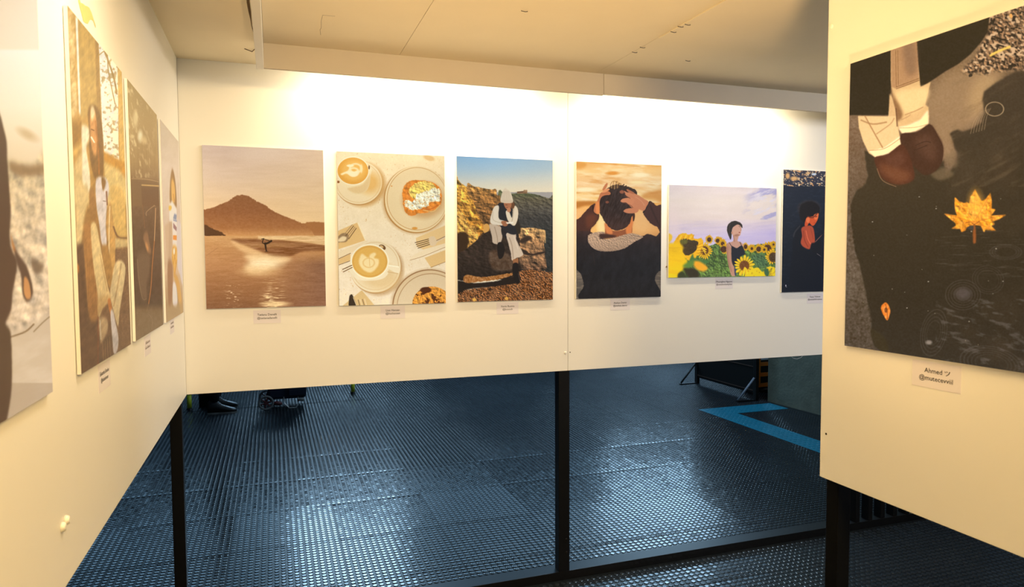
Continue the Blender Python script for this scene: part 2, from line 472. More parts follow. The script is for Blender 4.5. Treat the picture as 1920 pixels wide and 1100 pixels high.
_tab = np.random.default_rng(7).random((256, 256))
def vnoise(x, y, seed=0):
    x = x + seed * 17.31; y = y + seed * 9.77
    xi = np.floor(x).astype(int); yi = np.floor(y).astype(int)
    fx = x - xi; fy = y - yi
    fx = fx * fx * (3 - 2 * fx); fy = fy * fy * (3 - 2 * fy)
    g = lambda a, b: _tab[a & 255, b & 255]
    return (g(xi, yi) * (1 - fx) + g(xi + 1, yi) * fx) * (1 - fy) + (g(xi, yi + 1) * (1 - fx) + g(xi + 1, yi + 1) * fx) * fy

def cr_spline(pts, closed=True, k=5):
    P_ = [np.array(p, float) for p in pts]; n = len(P_); out = []
    rng = range(n) if closed else range(n - 1)
    for i in rng:
        if closed: a, b, c, d = P_[i - 1], P_[i], P_[(i + 1) % n], P_[(i + 2) % n]
        else: a, b, c, d = P_[max(i - 1, 0)], P_[i], P_[i + 1], P_[min(i + 2, n - 1)]
        for t in np.arange(k) / k:
            out.append(.5 * ((2 * b) + (c - a) * t + (2 * a - 5 * b + 4 * c - d) * t * t + (3 * b - a - 3 * c + d) * t ** 3))
    if not closed: out.append(P_[-1])
    return out

def blur(a, n):
    n = int(n)
    if n < 1: return a
    for ax in (0, 1):
        for _ in range(2):
            p_ = np.pad(a, [(n + 1, n) if q == ax else (0, 0) for q in (0, 1)], mode='edge')
            cs = np.cumsum(p_, axis=ax)
            if ax == 0: a = (cs[2 * n + 1:] - cs[:-2 * n - 1]) / (2 * n + 1)
            else: a = (cs[:, 2 * n + 1:] - cs[:, :-2 * n - 1]) / (2 * n + 1)
    return a

class Art:
    """a canvas painted in the coordinates in which the print is seen"""
    def __init__(s, W, H, quad):
        s.W, s.H = W, H
        s.Hm = homog([(0, 0), (W, 0), (W, H), (0, H)], quad)
        u, v = np.meshgrid(np.arange(W) + .5, np.arange(H) + .5)
        d = s.Hm[2, 0] * u + s.Hm[2, 1] * v + 1
        s.X = (s.Hm[0, 0] * u + s.Hm[0, 1] * v + s.Hm[0, 2]) / d
        s.Y = (s.Hm[1, 0] * u + s.Hm[1, 1] * v + s.Hm[1, 2]) / d
        s.img = np.zeros((H, W, 3))
        s.o = (0, 0); s.k = 1.0
        s.px = W / abs(quad[1][0] - quad[0][0])
    def crop(s, ox, oy, k): s.o = (ox, oy); s.k = k; return s
    def t(s, pts): return [(s.o[0] + x / s.k, s.o[1] + y / s.k) for x, y in pts]
    def n(s, sx, sy=None, seed=0, oc=4, rot=0):
        """fractal noise, cell size given in crop units"""
        sy = sy or sx
        x, y = (s.X - s.o[0]) * s.k, (s.Y - s.o[1]) * s.k
        if not rot: x, y = x * .966 + y * .259, y * .966 - x * .259 if sy > sx * .4 and sx > sy * .4 else y
        if rot: x, y = x * math.cos(rot) + y * math.sin(rot), -x * math.sin(rot) + y * math.cos(rot)
        x = x / sx; y = y / sy
        r = 0; a = 1; t_ = 0
        for q in range(oc):
            r = r + a * vnoise(x * 2 ** q + 40, y * 2 ** q + 40, seed + q); t_ += a; a *= .55
        return r / t_
    def yy(s): return (s.Y - s.o[1]) * s.k
    def xx(s): return (s.X - s.o[0]) * s.k
    def put(s, mask, col):
        c = np.asarray(col, float) / 255
        if c.ndim == 1: c = c[None, None, :]
        s.img = s.img * (1 - mask[..., None]) + c * mask[..., None]
    def vgrad(s, stops):
        y = s.yy(); ys = [q[0] for q in stops]
        return np.stack([np.interp(y, ys, [q[1][i] for q in stops]) for i in range(3)], -1)
    def hgrad(s, stops):
        x = s.xx(); xs = [q[0] for q in stops]
        return np.stack([np.interp(x, xs, [q[1][i] for q in stops]) for i in range(3)], -1)
    def pmask(s, pts, sm=True, soft=0, jit=0, seed=0, jn=12):
        P_ = cr_spline(pts) if sm else pts
        P_ = s.t(P_)
        X, Y = s.X, s.Y
        if jit:
            X = X + (s.n(jn, seed=seed + 3, oc=3) - .5) * 2 * jit / s.k; Y = Y + (s.n(jn, seed=seed + 9, oc=3) - .5) * 2 * jit / s.k
        xs = [q[0] for q in P_]; ys = [q[1] for q in P_]
        bb = (X >= min(xs)) & (X <= max(xs)) & (Y >= min(ys)) & (Y <= max(ys))
        m_ = np.zeros(X.shape)
        r = np.flatnonzero(bb.any(1)); c = np.flatnonzero(bb.any(0))
        if len(r) == 0: return m_
        sl = (slice(r[0], r[-1] + 1), slice(c[0], c[-1] + 1))
        x, y = X[sl], Y[sl]; ins = np.zeros(x.shape, bool)
        for i in range(len(P_)):
            (x1, y1), (x2, y2) = P_[i - 1], P_[i]
            if y1 == y2: continue
            cnd = ((y1 > y) != (y2 > y))
            ins ^= cnd & (x < (x2 - x1) * (y - y1) / (y2 - y1) + x1)
        m_[sl] = ins
        return blur(m_, max(1, round(soft / s.k * s.px)) if soft else 0) if soft else blur(m_, 1)
    def poly(s, pts, col, **k):
        op = k.pop('op', 1.0)
        m_ = s.pmask(pts, **k); s.put(m_ * op, col); return m_
    def ell(s, cx, cy, a, b, col, rot=0, soft=0.06, op=1.0, draw=True):
        x, y = s.xx() - cx, s.yy() - cy
        c, q = math.cos(rot), math.sin(rot)
        d = np.sqrt(((x * c + y * q) / a) ** 2 + ((-x * q + y * c) / b) ** 2)
        m_ = np.clip((1 - d) / soft + .5, 0, 1) * op
        if draw: s.put(m_, col)
        return m_
    def ring(s, cx, cy, a, b, w, col, rot=0, op=1.0):
        x, y = s.xx() - cx, s.yy() - cy
        c, q = math.cos(rot), math.sin(rot)
        d = np.sqrt(((x * c + y * q) / a) ** 2 + ((-x * q + y * c) / b) ** 2)
        s.put(np.clip(1.2 - np.abs(d - 1) * min(a, b) / w, 0, 1) * op, col)
    def line(s, pts, w, col, sm=True, op=1.0, soft=0.5):
        P_ = cr_spline(pts, closed=False, k=4) if sm and len(pts) > 2 else pts
        x, y = s.xx(), s.yy(); d = np.full(x.shape, 1e9)
        for (x1, y1), (x2, y2) in zip(P_, P_[1:]):
            dx, dy = x2 - x1, y2 - y1; L = dx * dx + dy * dy + 1e-9
            t_ = np.clip(((x - x1) * dx + (y - y1) * dy) / L, 0, 1)
            d = np.minimum(d, np.hypot(x - x1 - t_ * dx, y - y1 - t_ * dy))
        s.put(np.clip((w / 2 - d) / (soft * w + 1e-6) + .5, 0, 1) * op, col)
    def emboss(s, m_, amt, sx, sy=None, seed=0, oc=4, d=(.30, -.30), tint=(1, .95, .85)):
        """rough relief seen in slanting light, as rock, gravel or fur looks in a photograph"""
        sy = sy or sx
        a = s.n(sx, sy, seed, oc); o = s.o
        s.o = (o[0] + d[0] * sx / s.k, o[1] + d[1] * sy / s.k); b = s.n(sx, sy, seed, oc); s.o = o
        s.img = np.clip(s.img * (1 + (m_ * np.clip((a - b) * amt, -.75, 1.1))[..., None] * np.array(tint)), 0, 1)
    def mottle(s, m_, amt, sx, sy=None, seed=0, oc=4, rot=0, tint=None):
        q = (s.n(sx, sy, seed, oc, rot) - .5) * 2 * amt
        t_ = np.array(tint if tint is not None else (1, 1, 1), float)
        s.img = np.clip(s.img + (m_ * q)[..., None] * t_ / 255, 0, 1)

#ART_BEGIN
ART_Q = {'B1': [(379.6, 271.8), (605.8, 281.9), (611.2, 573.0), (388.2, 578.9)], 'B2': [(631.1, 283.6), (832.5, 292.5), (835.1, 567.9), (636.3, 573.2)],
 'B3': [(855.3, 292.6), (1035.2, 300.6), (1035.6, 561.3), (857.7, 566.0)], 'B4': [(1079.7, 302.8), (1238.9, 309.9), (1237.1, 556.1), (1079.5, 560.2)],
 'B5': [(1252.8, 346.1), (1454.4, 353.0), (1451.8, 517.3), (1251.5, 520.5)], 'B6': [(1467.0, 317.7), (1596.3, 323.6), (1591.5, 544.8), (1463.3, 548.1)],
 'L1': [(-267.3, -448.1), (56.1, -61.5), (88.5, 736.3), (-195.9, 906.3)], 'L2': [(116.7, 12.2), (221.0, 136.5), (238.5, 646.2), (143.1, 703.1)],
 'L3': [(231.2, 144.2), (288.3, 213.1), (300.7, 607.8), (247.9, 638.9)], 'L4': [(294.6, 220.3), (329.8, 262.9), (339.5, 585.1), (306.7, 604.5)],
 'R7': [(1599.6, 119.8), (2015.0, -19.0), (1987.4, 708.6), (1588.2, 647.6)]}
def edge_grain(A, amt=6, seed=1):
    A.mottle(np.ones((A.H, A.W)), amt, 2.5, seed=seed, oc=2)

def art_beach():
    A = Art(520, 728, ART_Q['B1']).crop(360, 250, 3.054)
    one = np.ones((A.H, A.W))
    A.put(one, A.vgrad([(66, (210, 178, 150)), (250, (220, 186, 148)), (400, (230, 190, 138)), (560, (240, 196, 132))]))
    A.put(np.clip((A.xx() - 250) / 500, 0, 1) * .35 * (A.yy() < 600), (244, 205, 145))
    A.mottle(one * (A.yy() < 520), 6, 200, 22, seed=3)
    A.mottle(one * (A.yy() < 420), 4, 90, 12, seed=6)
    A.ell(430, 110, 150, 50, (234, 204, 170), soft=1.2, op=.6)
    A.poly([(640, 516), (665, 508), (700, 505), (770, 511), (770, 588), (690, 588)], (168, 108, 58), sm=False, jit=4, jn=8)
    A.poly([(600, 588), (690, 575), (770, 570), (770, 592), (600, 592)], (190, 130, 75), sm=False, soft=6, op=.5)
    mt = [(50, 442), (72, 437), (120, 425), (170, 405), (215, 385), (240, 368), (262, 355), (300, 352), (330, 362), (352, 378), (380, 393), (415, 408), (450, 436),
          (480, 452), (510, 466), (545, 482), (590, 495), (620, 510), (650, 522), (680, 545), (702, 588), (50, 592)]
    m_ = A.pmask(mt, sm=False, jit=5, jn=9)
    A.put(m_, A.vgrad([(350, (142, 90, 52)), (450, (148, 92, 52)), (540, (166, 106, 58)), (588, (206, 146, 84))]))
    A.mottle(m_, 9, 12, 8, seed=5)
    A.poly([(60, 520), (90, 528), (120, 545), (150, 556), (175, 568), (195, 587), (60, 589)], (92, 58, 32), sm=False, jit=6, jn=8)
    b = (A.yy() > 587).astype(float)
    A.put(b, A.vgrad([(588, (206, 152, 92)), (640, (194, 138, 82)), (760, (180, 124, 74)), (880, (156, 104, 62)), (1005, (132, 86, 52))]))
    A.put(b * np.clip((A.xx() - 480) / 260, 0, 1) * np.clip((A.yy() - 690) / 60, 0, 1) * .9, (136, 92, 64))
    A.poly([(380, 588), (770, 586), (770, 642), (640, 622), (500, 610), (380, 600)], (226, 182, 122), soft=3, sm=False)
    A.mottle(A.pmask([(380, 588), (770, 586), (770, 642), (500, 612)], sm=False), 26, 40, 4, seed=8)
    dk = A.pmask([(225, 607), (330, 604), (470, 608), (600, 622), (700, 634), (770, 645), (770, 670), (640, 676), (560, 704), (470, 706), (420, 684), (360, 664), (290, 640)], soft=4)
    A.put(dk, (140, 88, 48)); A.mottle(dk, 34, 50, 4, seed=12)
    A.poly([(300, 700), (400, 690), (470, 700), (560, 712), (560, 728), (480, 752), (420, 790), (340, 800), (300, 770), (340, 740)], (250, 212, 150), soft=12, op=.85)
    A.ell(420, 750, 90, 30, (254, 224, 168), soft=1, op=.7)
    A.poly([(225, 610), (300, 640), (400, 684), (380, 700), (280, 670)], (236, 190, 126), soft=6, op=.7)
    A.ell(400, 640, 200, 14, (226, 175, 112), soft=.9, op=.35)
    A.poly([(380, 600), (500, 596), (540, 604), (420, 610)], (245, 205, 140), soft=3, op=.6)
    A.ell(390, 790, 110, 30, (232, 185, 120), soft=.9, op=.5)
    gl = np.clip(A.n(40, 4.5, seed=21, oc=3) * 3.2 - 1.75, 0, 1)
    rg = np.clip(1 - np.abs(A.xx() - 465) / 85, 0, 1) * np.clip((A.yy() - 790) / 160, 0, 1)
    A.put(np.clip(gl * rg * 2.2, 0, 1), (250, 212, 150))
    A.ell(480, 975, 75, 14, (246, 205, 140), soft=.9, op=.8)
    rg = np.clip(1 - np.abs(A.xx() - 235) / 60, 0, 1) * np.clip((A.yy() - 845) / 40, 0, 1)
    A.put(np.clip((A.n(16, 6, seed=31, oc=2) * 4 - 2.5), 0, 1) * rg, (248, 210, 155))
    A.mottle(b, 10, 70, 8, seed=15); A.mottle(b, 8, 12, 4, seed=17)
    A.line([(85, 700), (150, 655)], 4, (160, 108, 64), op=.5)
    K = (44, 28, 18)
    A.line([(422, 632), (424, 655), (428, 674)], 7, K); A.line([(424, 655), (421, 634)], 9, K)
    A.poly([(414, 626), (430, 624), (448, 616), (454, 622), (436, 633), (418, 637)], K)
    A.ell(455, 616, 6, 6, K)
    A.line([(418, 632), (405, 625), (411, 604)], 5, K); A.line([(411, 604), (430, 610), (446, 616)], 3.5, K)
    A.line([(400, 605), (413, 602)], 4, K); A.line([(420, 677), (437, 676)], 4, (90, 58, 34))
    edge_grain(A, 5)
    return A

def art_coffee():
    A = Art(520, 728, ART_Q['B2']).crop(620, 270, 3.236)
    one = np.ones((A.H, A.W))
    A.put(one, A.vgrad([(40, (244, 214, 158)), (500, (244, 220, 174)), (980, (234, 210, 170))]))
    A.mottle(one, 6, 60, seed=2); A.mottle(one, 5, 9, seed=4, oc=2)
    A.put(np.clip((A.n(9, seed=9, oc=2) - .80) * 12, 0, 1) * .7, (208, 162, 100))
    A.ell(595, 85, 34, 16, (214, 165, 95), soft=.5, op=.7, rot=.3); A.ell(510, 165, 30, 20, (205, 170, 110), soft=.8, op=.4)
    # upper saucer and cup
    A.ell(192, 246, 140, 134, (196, 140, 66), soft=.20, op=.75)
    A.ell(170, 240, 143, 131, (190, 140, 75), soft=.02)
    A.ell(168, 234, 143, 131, (240, 212, 158), soft=.02)
    A.ring(168, 234, 131, 120, 3, (222, 185, 125), op=.8)
    A.ell(235, 235, 62, 62, (226, 168, 80), soft=.9, op=.8)
    A.poly([(40, 170), (60, 235), (100, 275), (150, 300), (200, 292), (228, 262), (238, 200), (232, 140)], (240, 215, 160))
    A.poly([(100, 272), (150, 300), (205, 290), (235, 240), (238, 180), (225, 200), (190, 245), (130, 262)], (226, 190, 128), soft=4)
    A.ell(134, 163, 99, 88, (246, 226, 178), soft=.02); A.ell(134, 163, 93, 81, (226, 160, 62), soft=.03)
    A.ell(140, 160, 72, 62, (236, 178, 84), soft=.4)
    for a, b_, r_ in ((150, 148, 34), (138, 170, 30)):
        A.ring(a, b_, r_, r_ * .8, 7, (250, 222, 162), op=.9)
    A.poly([(60, 182), (85, 170), (110, 162), (140, 168), (165, 160), (160, 190), (130, 198), (95, 180), (70, 188)], (252, 228, 172), soft=3)
    A.ell(118, 132, 22, 8, (252, 228, 170), soft=.4); A.ell(185, 150, 8, 26, (248, 216, 150), soft=.5)
    A.ell(46, 230, 8, 8, (150, 90, 40)); A.ell(232, 142, 5, 12, (120, 80, 40), soft=.4)
    # big plate
    A.ell(518, 345, 205, 200, (180, 125, 62), soft=.12, op=.55)
    A.ell(516, 338, 195, 203, (184, 132, 66), soft=.015)
    A.ell(519, 334, 191, 200, (238, 208, 152), soft=.015)
    A.ring(522, 332, 181, 189, 3, (190, 140, 76), op=.8)
    A.ell(524, 332, 178, 186, (234, 204, 148), soft=.02)
    A.ell(560, 350, 130, 130, (243, 216, 164), soft=.9, op=.6)
    A.ell(368, 255, 5, 4, (220, 150, 70)); A.ell(508, 511, 17, 8, (218, 150, 62), soft=.4)
    # pastry
    A.ell(560, 340, 128, 110, (180, 118, 50), soft=.35, op=.5)
    A.poly([(434, 290), (450, 245), (490, 222), (540, 220), (610, 232), (655, 262), (672, 310), (665, 360), (630, 400), (570, 418), (530, 420), (490, 436), (455, 415), (440, 380), (435, 330)], (222, 130, 44), jit=5, jn=14)
    pm = A.pmask([(434, 290), (450, 245), (490, 222), (540, 220), (610, 232), (655, 262), (672, 310), (665, 360), (630, 400), (570, 418), (530, 420), (490, 436), (455, 415), (440, 380), (435, 330)])
    A.mottle(pm, 20, 30, seed=7); A.emboss(pm, .8, 26, seed=7)
    A.line([(470, 350), (530, 385), (600, 395), (650, 370)], 8, (200, 104, 36), op=.7)
    A.line([(560, 400), (620, 408), (660, 370)], 6, (238, 190, 110), op=.8)
    eg = A.pmask([(475, 275), (520, 235), (590, 228), (625, 250), (640, 285), (600, 300), (560, 290), (530, 320), (490, 325)], jit=8, jn=14)
    A.put(eg, (240, 200, 96)); A.emboss(eg, 1.3, 14, seed=8)
    wh = A.pmask([(560, 290), (600, 278), (640, 268), (662, 295), (660, 345), (610, 348), (585, 375), (520, 398), (470, 392), (445, 372), (450, 340), (500, 345), (520, 305)], jit=10, jn=16)
    A.put(wh, (250, 234, 190)); A.mottle(wh, 30, 12, seed=10)
    A.emboss(wh, 1.2, 16, seed=14); A.put(wh * np.clip((A.n(12, seed=14, oc=2) - .66) * 8, 0, 1) * .7, (222, 166, 92))
    # napkin + fork, left
    A.poly([(40, 528), (160, 476), (208, 585), (40, 640)], (226, 182, 112), sm=False)
    A.poly([(160, 476), (168, 478), (212, 584), (208, 586)], (250, 225, 170), sm=False)
    S1 = (116, 84, 50)
    A.poly([(40, 570), (62, 545), (92, 540), (110, 560), (95, 592), (60, 596), (40, 596)], (150, 118, 78)); A.poly([(46, 580), (70, 560), (96, 566), (84, 588), (50, 592)], (235, 205, 150), soft=2)
    for d in range(4): A.line([(82 + d * 9, 548 + d * 9), (130 + d * 8, 490 + d * 7)], 4.6, S1 if d % 2 else (170, 135, 90))
    # knife under the lower cup
    A.poly([(40, 655), (130, 620), (215, 585), (230, 596), (140, 650), (40, 702)], (236, 208, 158), sm=False); A.line([(44, 698), (120, 662)], 3.5, (90, 60, 34)); A.line([(44, 735), (118, 708)], 3.5, (100, 68, 38)); A.poly([(44, 700), (118, 664), (120, 704), (46, 732)], (224, 180, 112), sm=False)
    # lower saucer + cup
    A.ell(290, 760, 152, 158, (165, 120, 68), soft=.14, op=.6)
    A.ell(272, 748, 156, 159, (186, 140, 82), soft=.015)
    A.ell(268, 742, 155, 157, (236, 212, 165), soft=.015)
    A.ring(268, 740, 142, 144, 3, (214, 180, 125), op=.8)
    A.ell(300, 810, 110, 75, (222, 186, 125), soft=.8, op=.8)
    A.ell(312, 626, 22, 15, (110, 72, 36), rot=.5); A.ell(308, 622, 12, 7, (210, 170, 110), rot=.5)
    A.poly([(120, 740), (130, 790), (165, 822), (240, 828), (310, 818), (345, 790), (352, 760), (400, 785), (418, 770), (410, 742), (350, 730), (340, 700)], (240, 218, 172))
    A.line([(350, 736), (410, 745)], 6, (252, 236, 196)); A.line([(345, 775), (405, 785)], 5, (205, 165, 105), op=.8)
    A.ell(236, 712, 116, 106, (248, 230, 186), soft=.02); A.ell(236, 712, 107, 97, (222, 170, 80), soft=.03)
    A.ring(236, 712, 100, 90, 5, (206, 148, 62), op=.6)
    A.poly([(175, 690), (190, 665), (225, 690), (238, 670), (262, 658), (275, 668), (262, 690), (290, 700), (285, 740), (245, 778), (200, 765), (172, 725)], (244, 214, 148), soft=4)
    A.ring(230, 720, 34, 28, 5, (226, 180, 100), op=.7); A.line([(232, 665), (236, 740)], 4, (224, 176, 96), op=.7)
    A.line([(72, 760), (128, 735)], 5, (110, 75, 42)); A.line([(76, 775), (130, 748)], 5, (120, 85, 48))
    # right napkin, fork, knife
    A.poly([(515, 570), (700, 490), (700, 600), (560, 640), (520, 620)], (232, 192, 126), sm=False)
    A.poly([(568, 690), (700, 640), (700, 710), (606, 748)], (226, 184, 116), sm=False); A.line([(606, 748), (700, 712)], 3, (150, 110, 62))
    for d in range(4): A.line([(510 + d * 6, 598 + d * 11), (596 + d * 4, 575 + d * 10)], 4, (70, 46, 26))
    A.poly([(594, 568), (625, 560), (645, 580), (700, 552), (700, 568), (648, 592), (630, 615), (602, 612)], (226, 196, 150)); A.line([(640, 585), (700, 556)], 3, (120, 85, 50))
    A.poly([(480, 704), (510, 668), (600, 632), (700, 602), (700, 622), (560, 680)], (240, 214, 166)); A.line([(480, 704), (560, 680), (700, 622)], 2.5, (150, 112, 66))
    # lower right plate + cookie
    A.ell(600, 980, 232, 222, (150, 108, 62), soft=.12, op=.5)
    A.ell(598, 986, 226, 226, (150, 108, 64), soft=.012); A.ell(600, 988, 221, 222, (214, 184, 136), soft=.012)
    A.ring(606, 992, 205, 206, 3, (150, 110, 66), op=.8); A.ell(606, 994, 203, 204, (216, 188, 142), soft=.02)
    ck = A.ell(612, 968, 118, 104, (214, 140, 52), soft=.03)
    A.emboss(ck, 1.2, 14, seed=19)
    A.put(ck * np.clip((A.n(30, 26, seed=23, oc=3) - .54) * 14, 0, 1), (84, 42, 18)); A.ell(575, 885, 34, 18, (78, 38, 18), soft=.3)
    # bottom-left napkin with cutlery
    A.poly([(60, 990), (188, 886), (275, 990)], (214, 176, 112), sm=False)
    A.poly([(112, 930), (122, 912), (134, 920), (156, 990), (112, 990)], (56, 42, 28)); A.line([(136, 930), (158, 985)], 3, (230, 200, 150))
    for d in range(4): A.line([(166 + d * 13, 945 - d * 2), (178 + d * 14, 990)], 4, (235, 205, 155) if d % 2 else (110, 80, 48))
    edge_grain(A, 5)
    return A

def art_rocks():
    A = Art(520, 728, ART_Q['B3']).crop(845, 280, 3.4375)
    one = np.ones((A.H, A.W))
    A.put(one, A.vgrad([(46, (128, 165, 188)), (130, (158, 182, 190)), (210, (205, 202, 182)), (275, (232, 214, 176))]))
    A.put(one * np.clip((A.xx() - 200) / 500, 0, 1) * .25, (225, 205, 170))
    A.poly([(290, 276), (670, 275), (670, 330), (290, 300)], (160, 152, 142), sm=False)          # sea
    hill = A.pmask([(300, 300), (350, 290), (430, 283), (510, 284), (580, 300), (630, 315), (670, 326), (670, 820), (300, 820)], jit=3)
    A.put(hill, A.vgrad([(283, (88, 94, 60)), (315, (96, 88, 66)), (380, (84, 78, 66)), (450, (60, 58, 54)), (600, (44, 46, 44)), (800, (40, 40, 38))]))
    A.emboss(hill, 1.1, 22, 12, seed=4); A.mottle(hill, 10, 60, 30, seed=5)
    A.poly([(424, 272), (466, 268), (468, 262), (490, 262), (491, 284), (424, 285)], (130, 96, 66), sm=False); A.line([(428, 276), (462, 273)], 4, (70, 48, 36))
    A.poly([(470, 264), (489, 264), (489, 272), (470, 272)], (166, 130, 90), sm=False)
    # rocks
    r2 = A.pmask([(100, 245), (150, 240), (210, 250), (265, 258), (290, 262), (300, 300), (325, 330), (330, 640), (100, 640)], jit=8, jn=26)
    A.put(r2, A.vgrad([(240, (172, 122, 62)), (330, (146, 100, 52)), (480, (104, 72, 42)), (640, (60, 42, 30))])); A.emboss(r2, 1.7, 30, 22, seed=7); A.emboss(r2, .9, 9, 8, seed=8)
    r1 = A.pmask([(30, 200), (60, 218), (100, 240), (110, 290), (150, 340), (165, 400), (200, 460), (220, 520), (180, 560), (140, 640), (30, 690)], jit=9, jn=26)
    A.put(r1, A.vgrad([(205, (222, 160, 66)), (380, (206, 142, 56)), (560, (186, 120, 44)), (680, (90, 60, 34))])); A.emboss(r1, 2.0, 40, 26, seed=9); A.emboss(r1, 1.2, 12, 10, seed=11)
    A.put(r1 * np.clip((A.n(60, 26, seed=33, rot=1.0) - .60) * 5, 0, 1) * .7, (106, 66, 30))
    r3 = A.pmask([(30, 400), (60, 398), (90, 430), (110, 480), (150, 500), (175, 560), (165, 600), (110, 640), (90, 600), (60, 560), (30, 600)], jit=7, jn=20)
    A.put(r3, (214, 154, 72)); A.emboss(r3, 2.0, 24, 18, seed=13); A.emboss(r3, 1.0, 8, seed=14)
    A.poly([(30, 560), (75, 530), (110, 560), (105, 640), (60, 672), (30, 670)], (56, 36, 22), soft=4, jit=5)
    A.poly([(208, 490), (235, 480), (250, 500), (240, 525), (215, 540)], (216, 158, 78), jit=4)
    # ground shadow rock the person sits on
    sh = A.pmask([(30, 690), (100, 640), (150, 600), (235, 530), (330, 520), (440, 560), (450, 800), (380, 830), (30, 840)], jit=6)
    A.put(sh, A.vgrad([(520, (44, 34, 28)), (680, (52, 40, 33)), (830, (32, 25, 22))])); A.emboss(sh, 1.2, 30, 20, seed=15)
    rr = A.pmask([(250, 660), (320, 650), (390, 700), (400, 770), (290, 780), (250, 730)], soft=6); A.put(rr * .6, (110, 82, 58)); A.mottle(rr, 30, 22, seed=16)
    r4 = A.pmask([(430, 520), (470, 505), (540, 505), (600, 522), (608, 560), (600, 610), (605, 680), (612, 720), (600, 775), (470, 780), (440, 700), (445, 600)], jit=6, jn=24)
    A.put(r4, A.vgrad([(505, (196, 150, 92)), (600, (150, 110, 72)), (700, (130, 96, 66)), (780, (92, 66, 48))])); A.emboss(r4, 2.0, 34, 24, seed=18); A.emboss(r4, 1.0, 9, seed=19)
    A.poly([(440, 590), (480, 560), (520, 570), (505, 585), (460, 605)], (56, 42, 34), soft=3); A.poly([(450, 640), (480, 655), (520, 672), (600, 655), (602, 668), (520, 684), (455, 668)], (48, 36, 30), soft=2)
    A.line([(560, 520), (600, 530), (606, 600)], 8, (226, 180, 112), op=.6)
    # gravel
    gv = A.pmask([(30, 930), (110, 900), (260, 880), (380, 830), (450, 780), (540, 775), (620, 790), (680, 800), (680, 1000), (30, 1000)], jit=8)
    A.put(gv, (112, 70, 38)); A.emboss(gv, 2.6, 9, 7, seed=20, oc=2); A.mottle(gv, 26, 60, 24, seed=21)
    A.put(gv * np.clip((A.n(9, 7, seed=24, oc=2) - .70) * 8, 0, 1), (196, 140, 84)); A.put(gv * np.clip((.32 - A.n(11, 8, seed=26, oc=2)) * 8, 0, 1), (40, 26, 20))
    A.poly([(30, 850), (150, 860), (280, 850), (400, 820), (420, 860), (260, 884), (110, 900), (30, 935)], (30, 23, 20), soft=2, jit=3)
    g2 = A.pmask([(82, 822), (110, 808), (200, 822), (300, 810), (395, 795), (390, 812), (300, 838), (180, 852), (90, 858)], jit=5)
    A.put(g2, (160, 104, 52)); A.mottle(g2, 50, 9, seed=22)
    A.ell(150, 968, 12, 11, (214, 158, 66), soft=.4); A.ell(357, 960, 12, 11, (206, 150, 66), soft=.4)
    # sitting person
    A.poly([(395, 340), (408, 350), (420, 420), (440, 470), (448, 520), (430, 545), (400, 480)], (46, 38, 30), soft=2)      # bag
    A.poly([(246, 490), (262, 480), (300, 490), (325, 505), (330, 560), (318, 605), (296, 612), (268, 600), (262, 560)], (196, 172, 142), jit=2)   # left leg
    A.line([(280, 500), (296, 560), (300, 600)], 6, (150, 126, 98), op=.7)
    A.poly([(300, 605), (330, 600), (345, 640), (335, 690), (310, 705), (298, 660)], (26, 22, 22))
    A.poly([(330, 500), (400, 505), (428, 560), (400, 590), (345, 570), (325, 540)], (34, 32, 34))
    A.poly([(355, 545), (390, 532), (415, 540), (420, 580), (438, 620), (464, 670), (450, 690), (420, 700), (392, 716), (385, 670), (370, 610)], (206, 182, 152), jit=2)
    A.line([(375, 570), (392, 620), (400, 700)], 7, (160, 134, 106), op=.7); A.line([(405, 560), (430, 640)], 6, (226, 204, 172), op=.8)
    A.poly([(398, 712), (415, 705), (432, 700), (430, 740), (405, 745)], (150, 96, 58)); 
    A.poly([(398, 738), (430, 735), (436, 790), (446, 830), (440, 860), (422, 866), (405, 840), (396, 800)], (24, 20, 20))
    A.line([(432, 800), (444, 850)], 4, (70, 54, 44))
    A.poly([(300, 355), (340, 345), (405, 365), (412, 420), (405, 480), (425, 540), (380, 545), (320, 500), (300, 440)], (34, 36, 40))    # vest
    A.poly([(275, 375), (296, 360), (308, 370), (305, 420), (312, 450), (345, 462), (340, 488), (300, 488), (258, 478), (252, 450), (262, 410)], (224, 208, 178), jit=1)   # left sleeve
    A.line([(270, 400), (272, 455), (330, 476)], 5, (180, 160, 130), op=.6)
    A.poly([(352, 400), (372, 398), (392, 440), (400, 370), (420, 368), (432, 400), (428, 450), (410, 490), (385, 482), (362, 450)], (226, 206, 172))     # right arm
    A.line([(404, 380), (396, 440), (390, 470)], 4, (160, 138, 106), op=.7)
    A.poly([(322, 466), (345, 460), (368, 470), (360, 492), (338, 494)], (156, 100, 66))
    A.poly([(352, 470), (398, 466), (402, 476), (360, 480)], (240, 226, 196), sm=False)
    A.poly([(325, 335), (345, 330), (385, 332), (408, 350), (404, 378), (385, 380), (380, 350)], (104, 66, 40))
    A.poly([(340, 342), (384, 340), (386, 372), (370, 386), (350, 378)], (172, 110, 74))
    A.ell(372, 390, 13, 15, (186, 124, 84), soft=.2); A.line([(350, 358), (362, 358)], 3, (60, 34, 22)); A.line([(356, 374), (366, 374)], 3, (120, 50, 40))
    A.poly([(320, 338), (322, 305), (332, 272), (347, 250), (362, 258), (382, 275), (394, 310), (397, 340), (360, 346)], (216, 196, 164))
    for q in range(7): A.line([(328 + q * 10, 340), (336 + q * 6, 270)], 2.2, (176, 154, 122), op=.7)
    A.poly([(320, 326), (396, 328), (398, 345), (322, 342)], (200, 178, 146), sm=False, soft=2, op=.6)
    edge_grain(A, 5)
    return A

